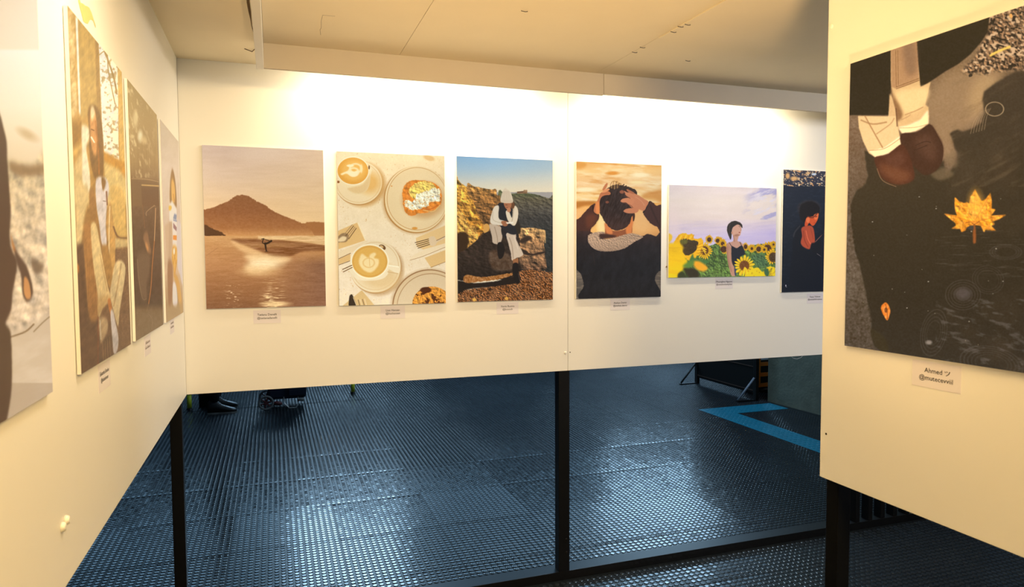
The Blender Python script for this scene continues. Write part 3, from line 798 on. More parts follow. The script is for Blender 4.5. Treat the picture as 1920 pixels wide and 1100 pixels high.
def art_hands():
    A = Art(500, 720, ART_Q['B4']).crop(1065, 290, 3.668)
    one = np.ones((A.H, A.W))
    A.put(one, A.vgrad([(48, (232, 170, 92)), (110, (244, 196, 122)), (200, (240, 190, 128)), (300, (248, 200, 120)), (330, (246, 180, 90)), (400, (242, 180, 108)), (520, (240, 172, 96)), (640, (160, 110, 66)), (800, (90, 78, 66)), (990, (76, 68, 58))]))
    sk = (A.yy() < 330)
    A.put(sk * np.clip((A.n(150, 34, seed=3, rot=.06) - .46) * 3, 0, 1) * .9, (253, 228, 176))
    A.put(sk * np.clip((A.n(130, 26, seed=8, rot=.05) - .60) * 4, 0, 1) * .7, (214, 140, 58))
    A.poly([(50, 48), (120, 55), (115, 85), (60, 100)], (214, 140, 52), soft=8, op=.7); A.ell(300, 128, 42, 12, (222, 138, 44), soft=.8, op=.9)
    A.ell(120, 240, 75, 16, (255, 232, 178), soft=.9); A.ell(495, 140, 60, 14, (254, 232, 180), soft=.9); A.ell(470, 190, 50, 10, (252, 224, 160), soft=.9)
    A.poly([(50, 325), (120, 318), (200, 322), (180, 345), (110, 352), (50, 368)], (190, 118, 44), soft=6)
    A.poly([(520, 265), (580, 250), (640, 240), (640, 320), (580, 305), (500, 300)], (206, 132, 56), soft=10, op=.7)
    A.put((A.yy() > 700) * np.clip((A.n(60, 12, seed=14) - .5) * 4, 0, 1) * .6, (140, 120, 96))
    A.ell(226, 478, 30, 72, (255, 240, 190), soft=.9); A.ell(222, 470, 70, 110, (255, 205, 110), soft=1.2, op=.55)
    A.ell(500, 470, 70, 90, (246, 196, 130), soft=1.0, op=.5)
    # arms
    D = (64, 40, 30)
    A.poly([(40, 470), (75, 435), (120, 385), (160, 345), (185, 340), (198, 400), (210, 425), (190, 470), (150, 520), (160, 600), (40, 640)], (74, 40, 30), jit=3)
    A.poly([(120, 420), (190, 410), (180, 470), (130, 505)], (112, 58, 34), soft=10, op=.7); A.line([(165, 350), (178, 400), (206, 412)], 8, (34, 22, 20))
    A.poly([(510, 400), (530, 360), (560, 318), (600, 350), (645, 360), (645, 560), (610, 500), (560, 470)], (70, 40, 34), jit=3)
    A.line([(512, 398), (530, 372), (556, 322)], 7, (36, 24, 22)); A.line([(560, 350), (590, 420), (630, 500)], 12, (48, 28, 24), op=.6)
    # jacket
    jk = A.pmask([(45, 540), (90, 525), (150, 530), (200, 560), (300, 590), (430, 575), (505, 560), (545, 545), (600, 560), (640, 535), (650, 760), (610, 810), (590, 860), (608, 1000), (100, 1000), (104, 900), (85, 820), (45, 760)], jit=3)
    A.put(jk, A.vgrad([(530, (58, 38, 34)), (620, (34, 27, 28)), (760, (26, 24, 26)), (1000, (27, 24, 24))])); A.mottle(jk, 9, 26, 44, seed=17)
    A.line([(170, 680), (180, 760)], 5, (60, 42, 34), op=.4)
    # neck, head
    A.poly([(262, 470), (300, 520), (360, 520), (400, 500), (440, 430), (450, 400), (436, 470), (430, 545), (350, 580), (262, 560), (250, 520)], (150, 84, 48))
    A.poly([(400, 470), (444, 400), (452, 420), (436, 500), (428, 545), (395, 540)], (226, 132, 68), soft=3)
    A.poly([(246, 470), (262, 540), (300, 545), (290, 500)], (222, 130, 70), soft=4)
    hr = [(215, 300), (235, 262), (275, 225), (320, 205), (370, 212), (430, 230), (468, 255), (462, 320), (452, 400), (430, 430), (415, 480), (370, 512), (320, 520), (282, 500), (255, 470), (232, 430), (214, 400), (208, 350)]
    hm = A.pmask(hr, jit=4, jn=9)
    A.put(hm, (48, 32, 28)); A.mottle(hm, 26, 5, 30, seed=19, rot=.35); A.put(hm * np.clip((A.yy() - 380) / 120, 0, 1) * .5, (84, 52, 40))
    A.poly([(440, 400), (455, 412), (450, 450), (442, 455)], (64, 36, 28))
    for q in range(7): A.line([(284 + q * 10, 236 - abs(q - 3) * 3), (292 + q * 9, 196 - (3 - abs(q - 3)) * 6), (312 + q * 8, 182 + q * 3), (346 + q * 2, 206)], 3.4, (236, 186, 106) if q % 2 else (140, 92, 50), op=.9)
    for q in range(6): A.line([(370 + q * 16, 214 + q * 5), (380 + q * 16, 205 + q * 9)], 7, (60, 38, 30))
    A.ell(265, 326, 12, 9, (130, 74, 52), soft=.6)
    # left hand
    SK = (196, 116, 70); SL = (226, 146, 92)
    A.poly([(190, 330), (205, 300), (216, 268), (235, 255), (270, 250), (288, 262), (282, 276), (250, 280), (226, 292), (212, 330), (212, 400), (186, 404), (172, 385), (180, 350)], SK, jit=1)
    A.poly([(188, 330), (210, 330), (212, 400), (190, 402)], (232, 140, 74), soft=4); A.poly([(232, 240), (246, 212), (262, 194), (268, 204), (256, 232), (240, 246)], SK); A.poly([(228, 262), (250, 240), (276, 232), (280, 242), (256, 256)], SL)
    A.line([(222, 268), (280, 264)], 3, (150, 84, 50), op=.7)
    # right hand
    A.poly([(400, 262), (440, 262), (480, 280), (520, 305), (548, 325), (535, 355), (515, 385), (470, 372), (430, 362), (410, 330), (425, 300)], (206, 130, 88), jit=1)
    A.poly([(380, 250), (400, 258), (440, 282), (430, 298), (395, 282)], (204, 128, 86)); A.poly([(398, 238), (412, 240), (450, 262), (440, 270), (404, 252)], (180, 106, 70))
    A.poly([(356, 318), (372, 302), (410, 296), (440, 300), (450, 330), (420, 348), (395, 330), (368, 328)], (212, 134, 90)); A.poly([(376, 388), (396, 372), (440, 366), (480, 372), (470, 396), (430, 404), (395, 400)], (206, 128, 86))
    A.line([(372, 330), (420, 346), (440, 362)], 4, (110, 62, 44), op=.8); A.line([(384, 284), (424, 302)], 3, (120, 68, 46), op=.8); A.line([(460, 290), (500, 320), (520, 350)], 5, (226, 156, 110), op=.6)
    A.ell(366, 256, 16, 12, (150, 86, 58), soft=.4); A.line([(380, 258), (388, 266)], 3, (60, 36, 28))
    # fleece collar
    cl = A.pmask([(132, 560), (160, 540), (205, 530), (250, 535), (235, 560), (215, 575), (260, 580), (330, 565), (400, 545), (450, 542), (505, 560), (500, 575), (450, 600), (390, 640), (320, 660), (240, 664), (180, 650), (140, 610)], jit=3, jn=8)
    A.put(cl, (182, 148, 116)); A.emboss(cl, 1.0, 7, seed=25, oc=2); A.put(cl * np.clip((A.yy() - 600) / 60, 0, 1) * .5, (140, 112, 88)); A.poly([(215, 545), (262, 545), (330, 560), (255, 576), (214, 570)], (70, 42, 32), soft=4)
    A.line([(430, 555), (500, 565)], 5, (120, 92, 72), op=.6)
    edge_grain(A, 5)
    return A

def flower(A, cx, cy, r, rc, n=18, sx=1.0, ph=0.0, pet=(238, 178, 24), cen=(80, 48, 24), seed=0, ex=0, ey=0, soft=.12):
    x, y = (A.xx() - cx) / sx, A.yy() - cy
    a = np.arctan2(y, x) + ph; d = np.hypot(x, y)
    w = .5 + .5 * np.cos(a * n + 1.3 * np.sin(a * 3 + seed)); w = w ** .6
    edge = r * (.72 + .28 * w + .06 * np.sin(a * 5 + seed))
    m_ = np.clip((edge - d) / (soft * r) + .5, 0, 1)
    c = np.array(pet)[None, None] * (1 - .26 * (1 - w)[..., None]) * (1 - .16 * np.clip(1 - (d / r), 0, 1)[..., None])
    A.put(m_, c)
    x2, y2 = (A.xx() - cx - ex) / sx, A.yy() - cy - ey
    d2 = np.hypot(x2, y2); k = np.clip((rc - d2) / (soft * rc * 1.4) + .5, 0, 1)
    A.put(k, cen); A.mottle(k, 22, max(3, rc * .18), seed=seed + 3)
    A.put(np.clip(1 - np.abs(d2 - rc * .85) / (rc * .2), 0, 1) * .35, (120, 70, 24))

def art_sunflowers():
    A = Art(728, 520, ART_Q['B5']).crop(1245, 300, 3.929)
    one = np.ones((A.H, A.W))
    A.put(one, A.vgrad([(188, (222, 205, 200)), (300, (234, 216, 200)), (430, (232, 212, 200)), (520, (214, 196, 206)), (600, (200, 184, 214))]))
    A.put(np.clip((A.xx() - 500) / 300, 0, 1) * np.clip((A.yy() - 430) / 120, 0, 1) * .6, (184, 168, 210))
    cl = np.clip((A.xx() - 560) / 120, 0, 1) * (A.yy() < 440)
    A.put(cl * np.clip((A.n(110, 46, seed=5, rot=-.35) - .45) * 5, 0, 1), (176, 168, 198)); A.put(cl * np.clip((A.n(80, 26, seed=9, rot=-.35) - .58) * 6, 0, 1), (226, 214, 214))
    A.put(np.clip((A.n(200, 14, seed=12, rot=-.08) - .5) * 3, 0, 1) * np.clip((A.yy() - 430) / 60, 0, 1) * .4, (178, 164, 200))
    A.mottle(one, 6, 120, 30, seed=13)
    A.ell(62, 470, 45, 120, (238, 214, 206), soft=1.2, op=.5)
    gr = A.pmask([(20, 640), (150, 660), (300, 640), (400, 610), (560, 640), (700, 620), (830, 600), (830, 890), (20, 890)], sm=False, jit=6)
    A.put(gr, (88, 112, 52)); A.emboss(gr, 1.8, 14, 18, seed=15, tint=(.9, 1, .7)); A.mottle(gr, 18, 7, 12, seed=16)
    A.put(gr * np.clip((.42 - A.n(26, 16, seed=18, oc=3)) * 6, 0, 1) * .8, (48, 68, 36))
    A.poly([(640, 700), (700, 690), (760, 720), (745, 780), (690, 790), (655, 750)], (70, 98, 66), soft=6, op=.8); A.emboss(A.pmask([(640, 700), (700, 690), (760, 720), (745, 780), (690, 790), (655, 750)], soft=6), 1.2, 12, seed=19)
    Y = (236, 176, 22)
    for (cx, cy, r, rc, sx, ex, ey, sd) in ((326, 584, 34, 17, .9, 0, 2, 1), (395, 592, 32, 15, 1.05, -6, 2, 2), (425, 612, 34, 15, .9, 0, 4, 3), (448, 655, 40, 24, 1.0, -16, 2, 4),
            (640, 650, 33, 11, .9, 0, 2, 5), (592, 638, 32, 17, .8, 2, 0, 6), (695, 650, 36, 19, .95, -4, 6, 7), (762, 645, 46, 26, 1.1, -6, 4, 8), (800, 622, 28, 8, 1.0, 0, 0, 9),
            (732, 660, 26, 9, 1, 0, 0, 12)):
        flower(A, cx, cy, r, rc, 16, sx, .3 * sd, Y, (74, 44, 26), sd, ex, ey)
    flower(A, 790, 712, 56, 36, 18, .9, .2, (240, 182, 26), (70, 52, 30), 10, 8, 4)
    flower(A, 290, 668, 62, 32, 20, .95, .2, (240, 184, 30), (84, 48, 24), 13, 0, -2)
    for q in range(6): A.line([(262 + q * 7, 640 + q * 10), (296 + (q % 2) * 8, 652 + q * 8)], 6, (244, 196, 40))
    # big flower facing down
    A.poly([(80, 580), (100, 555), (130, 535), (170, 548), (205, 545), (215, 580), (260, 575), (285, 600), (270, 650), (240, 700), (200, 740), (165, 735), (110, 690), (70, 620)], (238, 176, 26), jit=9, jn=16)
    A.poly([(112, 600), (135, 578), (170, 582), (195, 590), (240, 598), (242, 640), (215, 680), (170, 702), (140, 690), (122, 650)], (66, 50, 26), jit=4); A.ell(140, 600, 28, 20, (98, 92, 36), soft=.6)
    for q in range(7): A.line([(92 + q * 18, 584 - (q % 2) * 5), (104 + q * 18, 552 + (q % 3) * 5)], 7, (246, 200, 50) if q % 2 else (222, 150, 20))
    for q in range(7): A.line([(236, 640 + q * 9 - 10), (278, 616 + q * 13 - 6)], 5, (246, 190, 34) if q % 2 else (214, 146, 22))
    A.mottle(A.pmask([(112, 600), (242, 600), (215, 680), (140, 690)]), 12, 6, seed=30)
    A.poly([(20, 545), (50, 552), (52, 580), (38, 600), (20, 612)], (236, 188, 50), soft=3)
    A.poly([(205, 690), (215, 720), (265, 735), (330, 745), (290, 765), (200, 760), (170, 790), (180, 740)], (70, 110, 56), soft=3)
    # blurred foreground
    A.poly([(20, 640), (55, 612), (105, 610), (135, 640), (130, 680), (165, 740), (160, 790), (110, 830), (130, 870), (20, 890)], (240, 190, 18), soft=7)
    A.put(np.clip(1 - np.abs(A.xx() - 60) / 120, 0, 1) * np.clip((A.n(110, 30, seed=33) - .5) * 3, 0, 1) * (A.yy() > 640) * .5, (206, 148, 20))
    A.poly([(95, 840), (130, 822), (160, 870), (100, 880)], (52, 56, 30), soft=4); A.poly([(135, 795), (180, 790), (240, 810), (250, 870), (190, 880), (150, 830)], (50, 42, 26), soft=6)
    A.poly([(205, 750), (250, 745), (300, 775), (315, 800), (280, 820), (230, 800)], (234, 160, 34), soft=5)
    A.poly([(130, 780), (200, 735), (215, 760), (180, 795)], (92, 126, 50), soft=6)
    # person
    SKN = (178, 130, 104)
    A.poly([(456, 618), (478, 608), (492, 640), (490, 700), (496, 760), (515, 800), (520, 850), (490, 850), (472, 790), (458, 720), (452, 660)], SKN, jit=1); A.line([(462, 640), (464, 720), (490, 820)], 8, (150, 102, 80), op=.6)
    A.poly([(468, 612), (500, 598), (505, 570), (498, 540), (540, 560), (535, 595), (560, 605), (580, 630), (560, 650), (500, 650)], (192, 144, 120))
    A.line([(505, 560), (512, 600)], 7, (150, 100, 78), op=.6)
    A.poly([(490, 640), (500, 636), (530, 648), (560, 630), (575, 640), (590, 690), (560, 710), (540, 760), (510, 780), (492, 740)], (30, 32, 40), jit=1)
    A.line([(474, 608), (496, 645)], 4, (34, 34, 42)); A.line([(552, 604), (572, 645)], 4, (34, 34, 42))
    A.poly([(510, 778), (522, 800), (526, 848), (514, 845)], (60, 62, 84))
    A.poly([(494, 520), (505, 486), (540, 464), (560, 486), (562, 520), (552, 556), (530, 560), (500, 552)], (206, 156, 130))
    A.line([(545, 490), (556, 492)], 2.5, (70, 44, 38)); A.ell(549, 533, 6, 4, (150, 70, 62), soft=.5); A.line([(556, 500), (562, 516), (555, 520)], 2.5, (160, 108, 86)); A.poly([(530, 545), (552, 552), (530, 562), (505, 556)], (166, 116, 92), soft=2)
    A.poly([(460, 530), (458, 495), (475, 465), (510, 448), (548, 458), (567, 475), (570, 500), (555, 486), (538, 474), (515, 484), (496, 505), (492, 545), (484, 585), (470, 560)], (44, 38, 34), jit=2)
    A.line([(480, 470), (472, 510), (478, 560)], 4, (78, 68, 58), op=.7); A.ell(494, 535, 6, 9, (190, 136, 108))
    flower(A, 585, 780, 78, 38, 17, .95, .1, (244, 198, 34), (108, 62, 24), 21, 0, -2)
    for q in range(5): A.line([(560 + q * 16, 850), (588 + q * 4, 790 + q * 4)], 8, (246, 204, 40) if q % 2 else (226, 172, 24))
    A.poly([(600, 840), (680, 790), (720, 830), (760, 790), (820, 800), (820, 880), (600, 880)], (238, 188, 26), jit=9, jn=22); A.put(A.pmask([(640, 820), (820, 790), (820, 880), (620, 880)], sm=False) * np.clip((A.n(16, 40, seed=41) - .55) * 5, 0, 1), (96, 100, 34))
    A.poly([(730, 810), (760, 800), (765, 850), (740, 850)], (56, 90, 60), soft=3)
    edge_grain(A, 5)
    return A

def art_night():
    A = Art(480, 672, ART_Q['B6']).crop(1460, 310, 4.078)
    one = np.ones((A.H, A.W))
    A.put(one, A.vgrad([(30, (64, 62, 74)), (140, (54, 56, 68)), (165, (32, 38, 50)), (300, (26, 34, 46)), (600, (17, 24, 34)), (970, (14, 20, 30))]))
    top = np.clip((162 - A.yy() + (A.n(60, seed=2) - .5) * 16) / 8, 0, 1)
    A.put(top * np.clip((A.n(20, 11, seed=4, oc=3, rot=.4) - .58) * 9, 0, 1), (226, 168, 110)); A.put(top * np.clip((A.n(12, 8, seed=9, oc=2) - .66) * 12, 0, 1), (236, 206, 160)); A.ell(262, 68, 18, 8, (214, 222, 226), soft=.5)
    A.ell(60, 80, 16, 22, (236, 178, 110), soft=.8); A.ell(110, 100, 28, 16, (236, 180, 112), soft=.9); A.ell(215, 60, 18, 9, (240, 190, 130), soft=.6)
    A.put((A.yy() > 160) * np.clip(A.n(30, 12, seed=11) - .5, 0, 1) * .5, (70, 84, 100))
    A.ell(225, 330, 82, 60, (78, 56, 44), soft=.5, op=.6)
    A.poly([(150, 345), (165, 300), (220, 275), (280, 290), (306, 330), (300, 370), (270, 395), (215, 400), (195, 440), (165, 420), (150, 385)], (24, 20, 22), soft=3, jit=4)
    A.poly([(120, 480), (160, 450), (190, 460), (180, 620), (250, 640), (345, 600), (345, 975), (90, 975), (95, 640), (105, 540)], (16, 20, 28), soft=5)
    A.poly([(100, 540), (112, 505), (150, 460), (156, 466), (122, 510), (108, 550)], (70, 66, 66), soft=2, op=.6)
    A.poly([(205, 400), (240, 392), (285, 385), (294, 400), (282, 430), (262, 458), (245, 460), (225, 440), (205, 470), (190, 455)], (214, 84, 40), soft=1.5)
    A.poly([(262, 378), (296, 366), (292, 400), (274, 418), (262, 400)], (240, 116, 60), soft=2); A.poly([(266, 392), (286, 386), (280, 396)], (120, 40, 24)); A.line([(262, 440), (274, 442)], 3, (140, 50, 30))
    A.poly([(205, 405), (222, 396), (230, 420), (218, 440), (204, 430)], (236, 118, 66), soft=2); A.line([(215, 388), (250, 400), (285, 370)], 8, (90, 38, 26), op=.8)
    A.poly([(166, 480), (205, 462), (245, 465), (262, 500), (268, 590), (240, 610), (225, 640), (180, 622), (160, 590), (170, 540)], (178, 74, 46), soft=2)
    A.line([(200, 500), (214, 560), (236, 600)], 7, (226, 108, 70), op=.8); A.line([(180, 500), (190, 570), (215, 622)], 5, (120, 44, 30), op=.7); A.line([(235, 480), (256, 560)], 6, (150, 58, 36), op=.7)
    A.poly([(240, 600), (275, 588), (345, 560), (345, 700), (250, 660)], (18, 20, 26), soft=3)
    A.line([(272, 584), (345, 508)], 4, (150, 92, 70)); A.line([(285, 675), (330, 706)], 3, (120, 108, 108))
    A.ell(46, 918, 4, 6, (180, 170, 170)); A.line([(44, 926), (52, 930)], 2.5, (180, 170, 170))
    # the part of the picture behind the near wall
    A.poly([(330, 430), (420, 400), (520, 460), (540, 980), (330, 980)], (18, 24, 34), soft=8)
    edge_grain(A, 4)
    return A

def art_puddle():
    A = Art(640, 896, ART_Q['R7']).crop(0, 0, 1.0)
    tC = lambda L: [(1580 + x / 4.229, y / 4.229) for x, y in L]
    tA = lambda L: [(1580 + x / 2.75, y / 2.75) for x, y in L]
    tB = lambda L: [(1560 + x / 2.75, 380 + y / 2.75) for x, y in L]
    tD = lambda L: [(1580 + x / 4.229, 340 + y / 4.229) for x, y in L]
    one = np.ones((A.H, A.W))
    A.put(one, A.vgrad([(20, (122, 90, 56)), (150, (128, 98, 66)), (250, (112, 84, 58)), (400, (86, 68, 50)), (560, (80, 66, 50)), (700, (72, 60, 48))]))
    A.mottle(one, 12, 50, 30, seed=2); A.mottle(one, 12, 3, seed=3, oc=2)
    # lit wet asphalt
    A.poly(tA([(440, 540), (560, 380), (740, 330), (860, 400), (800, 480), (720, 620), (640, 680), (590, 720), (600, 800), (540, 820), (470, 640)]), (150, 116, 78), soft=9, op=.8)
    A.poly(tA([(700, 420), (800, 380), (780, 500), (700, 600), (660, 560)]), (182, 142, 92), soft=9, op=.7)
    # dark water (mirror of the figure and of trees)
    W1 = (52, 42, 26)
    wat = A.pmask([(1601, 400), (1600, 385), (1608, 362), (1628, 345), (1632, 330), (1626, 282), (1650, 296), (1775, 300), (1778, 330), (1790, 318), (1800, 292), (1792, 262), (1788, 250), (1800, 243), (1812, 247),
                   (1832, 240), (1848, 228), (1852, 205), (1848, 190), (1850, 172), (1868, 160), (1890, 146), (1925, 128), (2120, 90), (2120, 800), (1740, 686), (1670, 664), (1646, 650), (1638, 625), (1640, 600),
                   (1632, 570), (1625, 530), (1618, 500), (1608, 470), (1603, 430)], sm=False, jit=2.2, jn=9, soft=1.2)
    A.put(wat, A.vgrad([(100, (66, 52, 36)), (330, (56, 44, 28)), (450, (48, 38, 24)), (560, (44, 35, 23)), (700, (48, 40, 30))]))
    A.put(wat * np.clip((A.n(70, 50, seed=61) - .5) * 2.2, 0, 1) * .35 * (A.xx() > 1780), (84, 66, 46))
    A.poly(tA([(470, 900), (500, 880), (540, 862), (590, 900), (520, 930)]), (100, 80, 54), soft=2, op=.8)
    A.poly(tA([(540, 820), (600, 780), (605, 860), (560, 850)]), (120, 94, 64), soft=3, op=.7)
    A.put(np.clip((A.n(60, 12, seed=6, rot=-.5) - .56) * 4, 0, 1) * (A.xx() > 1790) * (A.yy() < 350) * (A.yy() > 150) * .35, (110, 84, 56))
    # gravel, upper right
    gv = A.pmask(tC([(1180, 140), (1500, 0), (1900, -100), (1900, 640), (1440, 560), (1300, 560), (1230, 560), (1180, 600), (1100, 570), (1000, 580), (960, 560), (1060, 480), (1130, 350), (1180, 260)]), sm=False, soft=2.5, jit=3)
    A.put(gv, (116, 86, 58)); A.emboss(gv, 2.6, 5.5, 4.5, seed=8, oc=2)
    A.put(gv * np.clip((A.n(5.5, 4.5, seed=11, oc=1) - .62) * 8, 0, 1), (206, 164, 118)); A.put(gv * np.clip((.36 - A.n(5, 4, seed=12, oc=1)) * 8, 0, 1), (44, 34, 24))
    A.line(tC([(1200, 440), (1240, 418), (1300, 392), (1352, 372)]), 4.5, (240, 190, 84)); A.ell(1902, 30, 3, 4, (230, 160, 80))
    A.ell(*tC([(1040, 598)])[0], 4, 3, (48, 38, 26), rot=-.5)
    A.poly(tC([(1150, 720), (1260, 660), (1330, 560), (1500, 540), (1900, 600), (1900, 1100), (900, 1100), (900, 1060), (1060, 1030), (1180, 800)]), (60, 47, 32), sm=False, soft=4, jit=5, jn=14, op=.35)
    # coat, two panels
    K = (44, 34, 20)
    A.poly([(1590, 100), (1676, 60), (1676, 216), (1672, 216), (1598, 216), (1592, 216)], K, sm=False)
    A.poly(tC([(600, 300), (1240, 120), (1180, 110), (1180, 250), (1120, 340), (1040, 430), (940, 510), (840, 566), (730, 640), (655, 690), (640, 680), (625, 560), (605, 400)]), K, sm=False)
    A.poly(tC([(600, 200), (1200, 60), (1185, 200), (1000, 400), (700, 500), (620, 420)]), K, sm=False)
    # trousers
    CR = (214, 168, 108)
    A.poly(tC([(405, 380), (600, 320), (628, 560), (640, 690), (722, 650), (680, 830), (705, 850), (708, 930), (700, 1000), (600, 1040), (500, 1064), (465, 1020), (450, 900), (420, 780), (405, 640)]), CR, sm=False)
    A.poly(tC([(405, 330), (610, 280), (630, 640), (560, 670), (450, 705), (410, 690)]), (176, 128, 82), sm=False)
    A.poly(tC([(500, 370), (590, 340), (610, 560), (540, 600), (510, 500)]), (132, 96, 66), soft=5, op=.8)
    for dx in (0, 16): A.line(tC([(444 + dx, 400), (448 + dx, 690 - dx)]), .8, (116, 76, 40), sm=False)
    for dy in (0, 16): A.line(tC([(448, 706 - dy), (540, 672 - dy), (634, 636 - dy)]), .9, (116, 76, 40), sm=False)
    A.poly(tC([(450, 730), (700, 700), (660, 850), (520, 900), (460, 800)]), (240, 196, 128), soft=4, op=.8)
    A.poly(tC([(405, 700), (430, 760), (500, 900), (452, 960), (420, 820)]), (120, 78, 44), soft=2.5, op=.8)
    A.poly(tC([(465, 1010), (550, 990), (640, 950), (700, 870), (706, 980), (600, 1040), (500, 1064)]), (248, 218, 166), sm=False, soft=1)
    A.line(tC([(470, 1015), (600, 1010), (698, 985)]), 1, (176, 128, 78), op=.8); A.line(tC([(520, 910), (600, 880), (660, 850)]), 2.2, (170, 122, 74), op=.7); A.line(tC([(490, 950), (540, 925), (560, 910)]), 2, (180, 132, 84), op=.7)
    # left leg
    A.poly(tA([(93, 598), (250, 600), (262, 480), (285, 560), (300, 650), (316, 740), (250, 790), (185, 812), (150, 790), (120, 730), (98, 660)]), (226, 182, 122), sm=False)
    A.poly(tA([(150, 780), (230, 760), (312, 700), (316, 742), (250, 790), (185, 812)]), (246, 214, 160), sm=False)
    A.poly(tA([(255, 480), (275, 520), (290, 600), (270, 600), (252, 600)]), (206, 160, 104), sm=False, op=.8)
    A.line(tA([(110, 620), (170, 640), (240, 630)]), 3, (164, 118, 70), op=.8); A.line(tA([(130, 600), (180, 690), (220, 760)]), 2.6, (160, 112, 66), op=.8); A.line(tA([(190, 690), (260, 640), (280, 610)]), 2.4, (176, 128, 80), op=.7); A.line(tA([(150, 776), (230, 766), (314, 712)]), 1, (180, 130, 80)); A.line(tA([(290, 560), (296, 650)]), 2.5, (110, 72, 42), op=.8)
    # shoes
    A.poly(tA([(316, 745), (318, 690), (400, 680), (462, 640), (500, 680), (535, 750), (530, 830), (490, 885), (430, 900), (370, 840), (340, 790)]), (64, 38, 24))
    A.poly(tA([(380, 720), (460, 690), (500, 760), (490, 830), (430, 800)]), (88, 56, 38), soft=6, op=.7); A.line(tA([(390, 750), (440, 730), (470, 735)]), 1.2, (50, 30, 20)); A.line(tA([(385, 775), (450, 750)]), 1.2, (50, 30, 20))
    A.poly(tA([(180, 812), (250, 795), (316, 745), (350, 780), (376, 850), (385, 920), (340, 948), (280, 950), (220, 920), (192, 870)]), (76, 40, 24))
    A.poly(tA([(200, 850), (290, 860), (370, 900), (330, 940), (260, 925)]), (116, 68, 40), soft=6, op=.7); A.poly(tA([(230, 820), (310, 780), (340, 820), (300, 860)]), (92, 54, 36), soft=4, op=.7)
    A.line(tA([(192, 870), (220, 930), (290, 962)]), 1.3, (140, 100, 66), op=.8); A.line(tA([(500, 680), (538, 760), (532, 830)]), 1.2, (130, 96, 66), op=.6)
    # ripples
    def rp(c, a, b, n, col, rot=0, op=.6, st=.16):
        for q in range(n): A.ring(c[0], c[1], a * (1 - q * st), b * (1 - q * st), .9, col, rot, op * (1 - .1 * q))
    rp(tC([(1232, 865)])[0], 17, 13, 1, (196, 158, 108), 0, .8)
    for q in range(6): A.line([(1829 - q * 4, 262 + q * 0.0), (1822 + q * 2.5 + 3, 235 - q * 1.5), (1845, 214 - q * 4)] if False else tC([(1040 + q * 22, 1060 - q * 6), (1070 + q * 20, 960 - q * 8), (1130 + q * 14, 880 - q * 4)]), 1.0, (176, 140, 98), op=.6)
    rp(tD([(980, 900)])[0], 33, 28, 5, (84, 72, 60), 0, .45); A.ell(*tD([(980, 890)])[0], 14, 11, (84, 72, 66), soft=1, op=.7)
    rp(tB([(540, 670)])[0], 24, 44, 4, (84, 72, 58), .2, .4); A.ell(*tB([(515, 720)])[0], 6, 4, (150, 134, 118), soft=.8, op=.7)
    rp(tB([(840, 830)])[0], 60, 32, 5, (86, 74, 62), .2, .4, .12); rp(tD([(1180, 780)])[0], 30, 26, 3, (76, 64, 52), .3, .4); rp(tD([(1320, 560)])[0], 30, 14, 3, (74, 62, 50), 0, .5)
    A.put(np.clip((A.n(22, 8, seed=22, rot=.25) - .58) * 6, 0, 1) * (A.yy() > 560) * (A.xx() > 1760) * .45, (104, 92, 80))
    A.put(np.clip((A.n(30, 2.4, seed=25) - .62) * 6, 0, 1) * (A.yy() > 425) * (A.yy() < 520) * (A.xx() > 1760) * .4, (92, 78, 62))
    # specks
    rg = np.random.default_rng(3)
    for q in range(26):
        x, y = rg.uniform(1615, 1920), rg.uniform(340, 660); A.ell(x, y, .9, .8, (150, 130, 96), op=.8) if q % 3 else A.ell(x, y, 1.4, 1.0, (178, 160, 130), op=.8)
    # left asphalt strip texture
    st = A.pmask([(1580, 220), (1612, 220), (1600, 370), (1612, 480), (1640, 600), (1640, 660), (1580, 655)], sm=False); A.mottle(st, 16, 4, seed=31, oc=2)
    A.poly(tB([(215, 650), (235, 735), (300, 775), (290, 700)]), W1, soft=1.5)
    # maple leaf
    lf = tD([(1075, 62), (1100, 110), (1130, 158), (1160, 140), (1198, 92), (1208, 150), (1206, 215), (1240, 222), (1205, 270), (1262, 268), (1322, 266), (1270, 298), (1220, 318), (1232, 342), (1205, 352), (1242, 390), (1200, 388), (1155, 384), (1148, 404), (1120, 350), (1080, 346), (1040, 350), (1006, 366), (1000, 388), (968, 402), (958, 376), (886, 374), (924, 352), (920, 330), (880, 300), (826, 254), (880, 264), (935, 270), (920, 240), (912, 190), (916, 126), (950, 160), (990, 172), (1010, 165), (1030, 178), (1040, 120), (1056, 100)])
    lm = A.pmask(lf, sm=False); A.put(lm, (230, 140, 40)); A.mottle(lm, 26, 9, seed=35); A.emboss(lm, 1.3, 8, seed=36)
    for e in ((1075, 80), (1195, 110), (1300, 270), (1225, 385), (975, 395), (845, 262), (918, 140)): A.line(tD([(1068, 322), e]), 1.1, (176, 92, 26), sm=False, op=.7)
    A.ell(*tD([(1080, 190)])[0], 14, 26, (246, 170, 62), soft=1, op=.5)
    A.poly(tD([(1062, 350), (1078, 350), (1084, 470), (1076, 490), (1060, 480)]), (132, 72, 30)); A.poly(tD([(1010, 372), (1040, 352), (1062, 352), (1060, 385)]), (60, 56, 50), op=.8)
    A.line(tD([(1000, 330), (1040, 322), (1068, 340), (1110, 318)]), 1.4, (120, 60, 24), op=.8)
    l2 = A.pmask(tD([(362, 958), (386, 985), (398, 1030), (388, 1075), (376, 1100), (360, 1085), (336, 1040), (328, 995), (345, 970)]), jit=1.2); A.put(l2, (214, 116, 40)); A.mottle(l2, 46, 5, seed=37); A.line(tD([(362, 975), (375, 1030), (376, 1090)]), 1, (90, 44, 20)); A.ell(*tD([(365, 1020)])[0], 3, 5, (70, 36, 20), op=.7)
    edge_grain(A, 5)
    return A

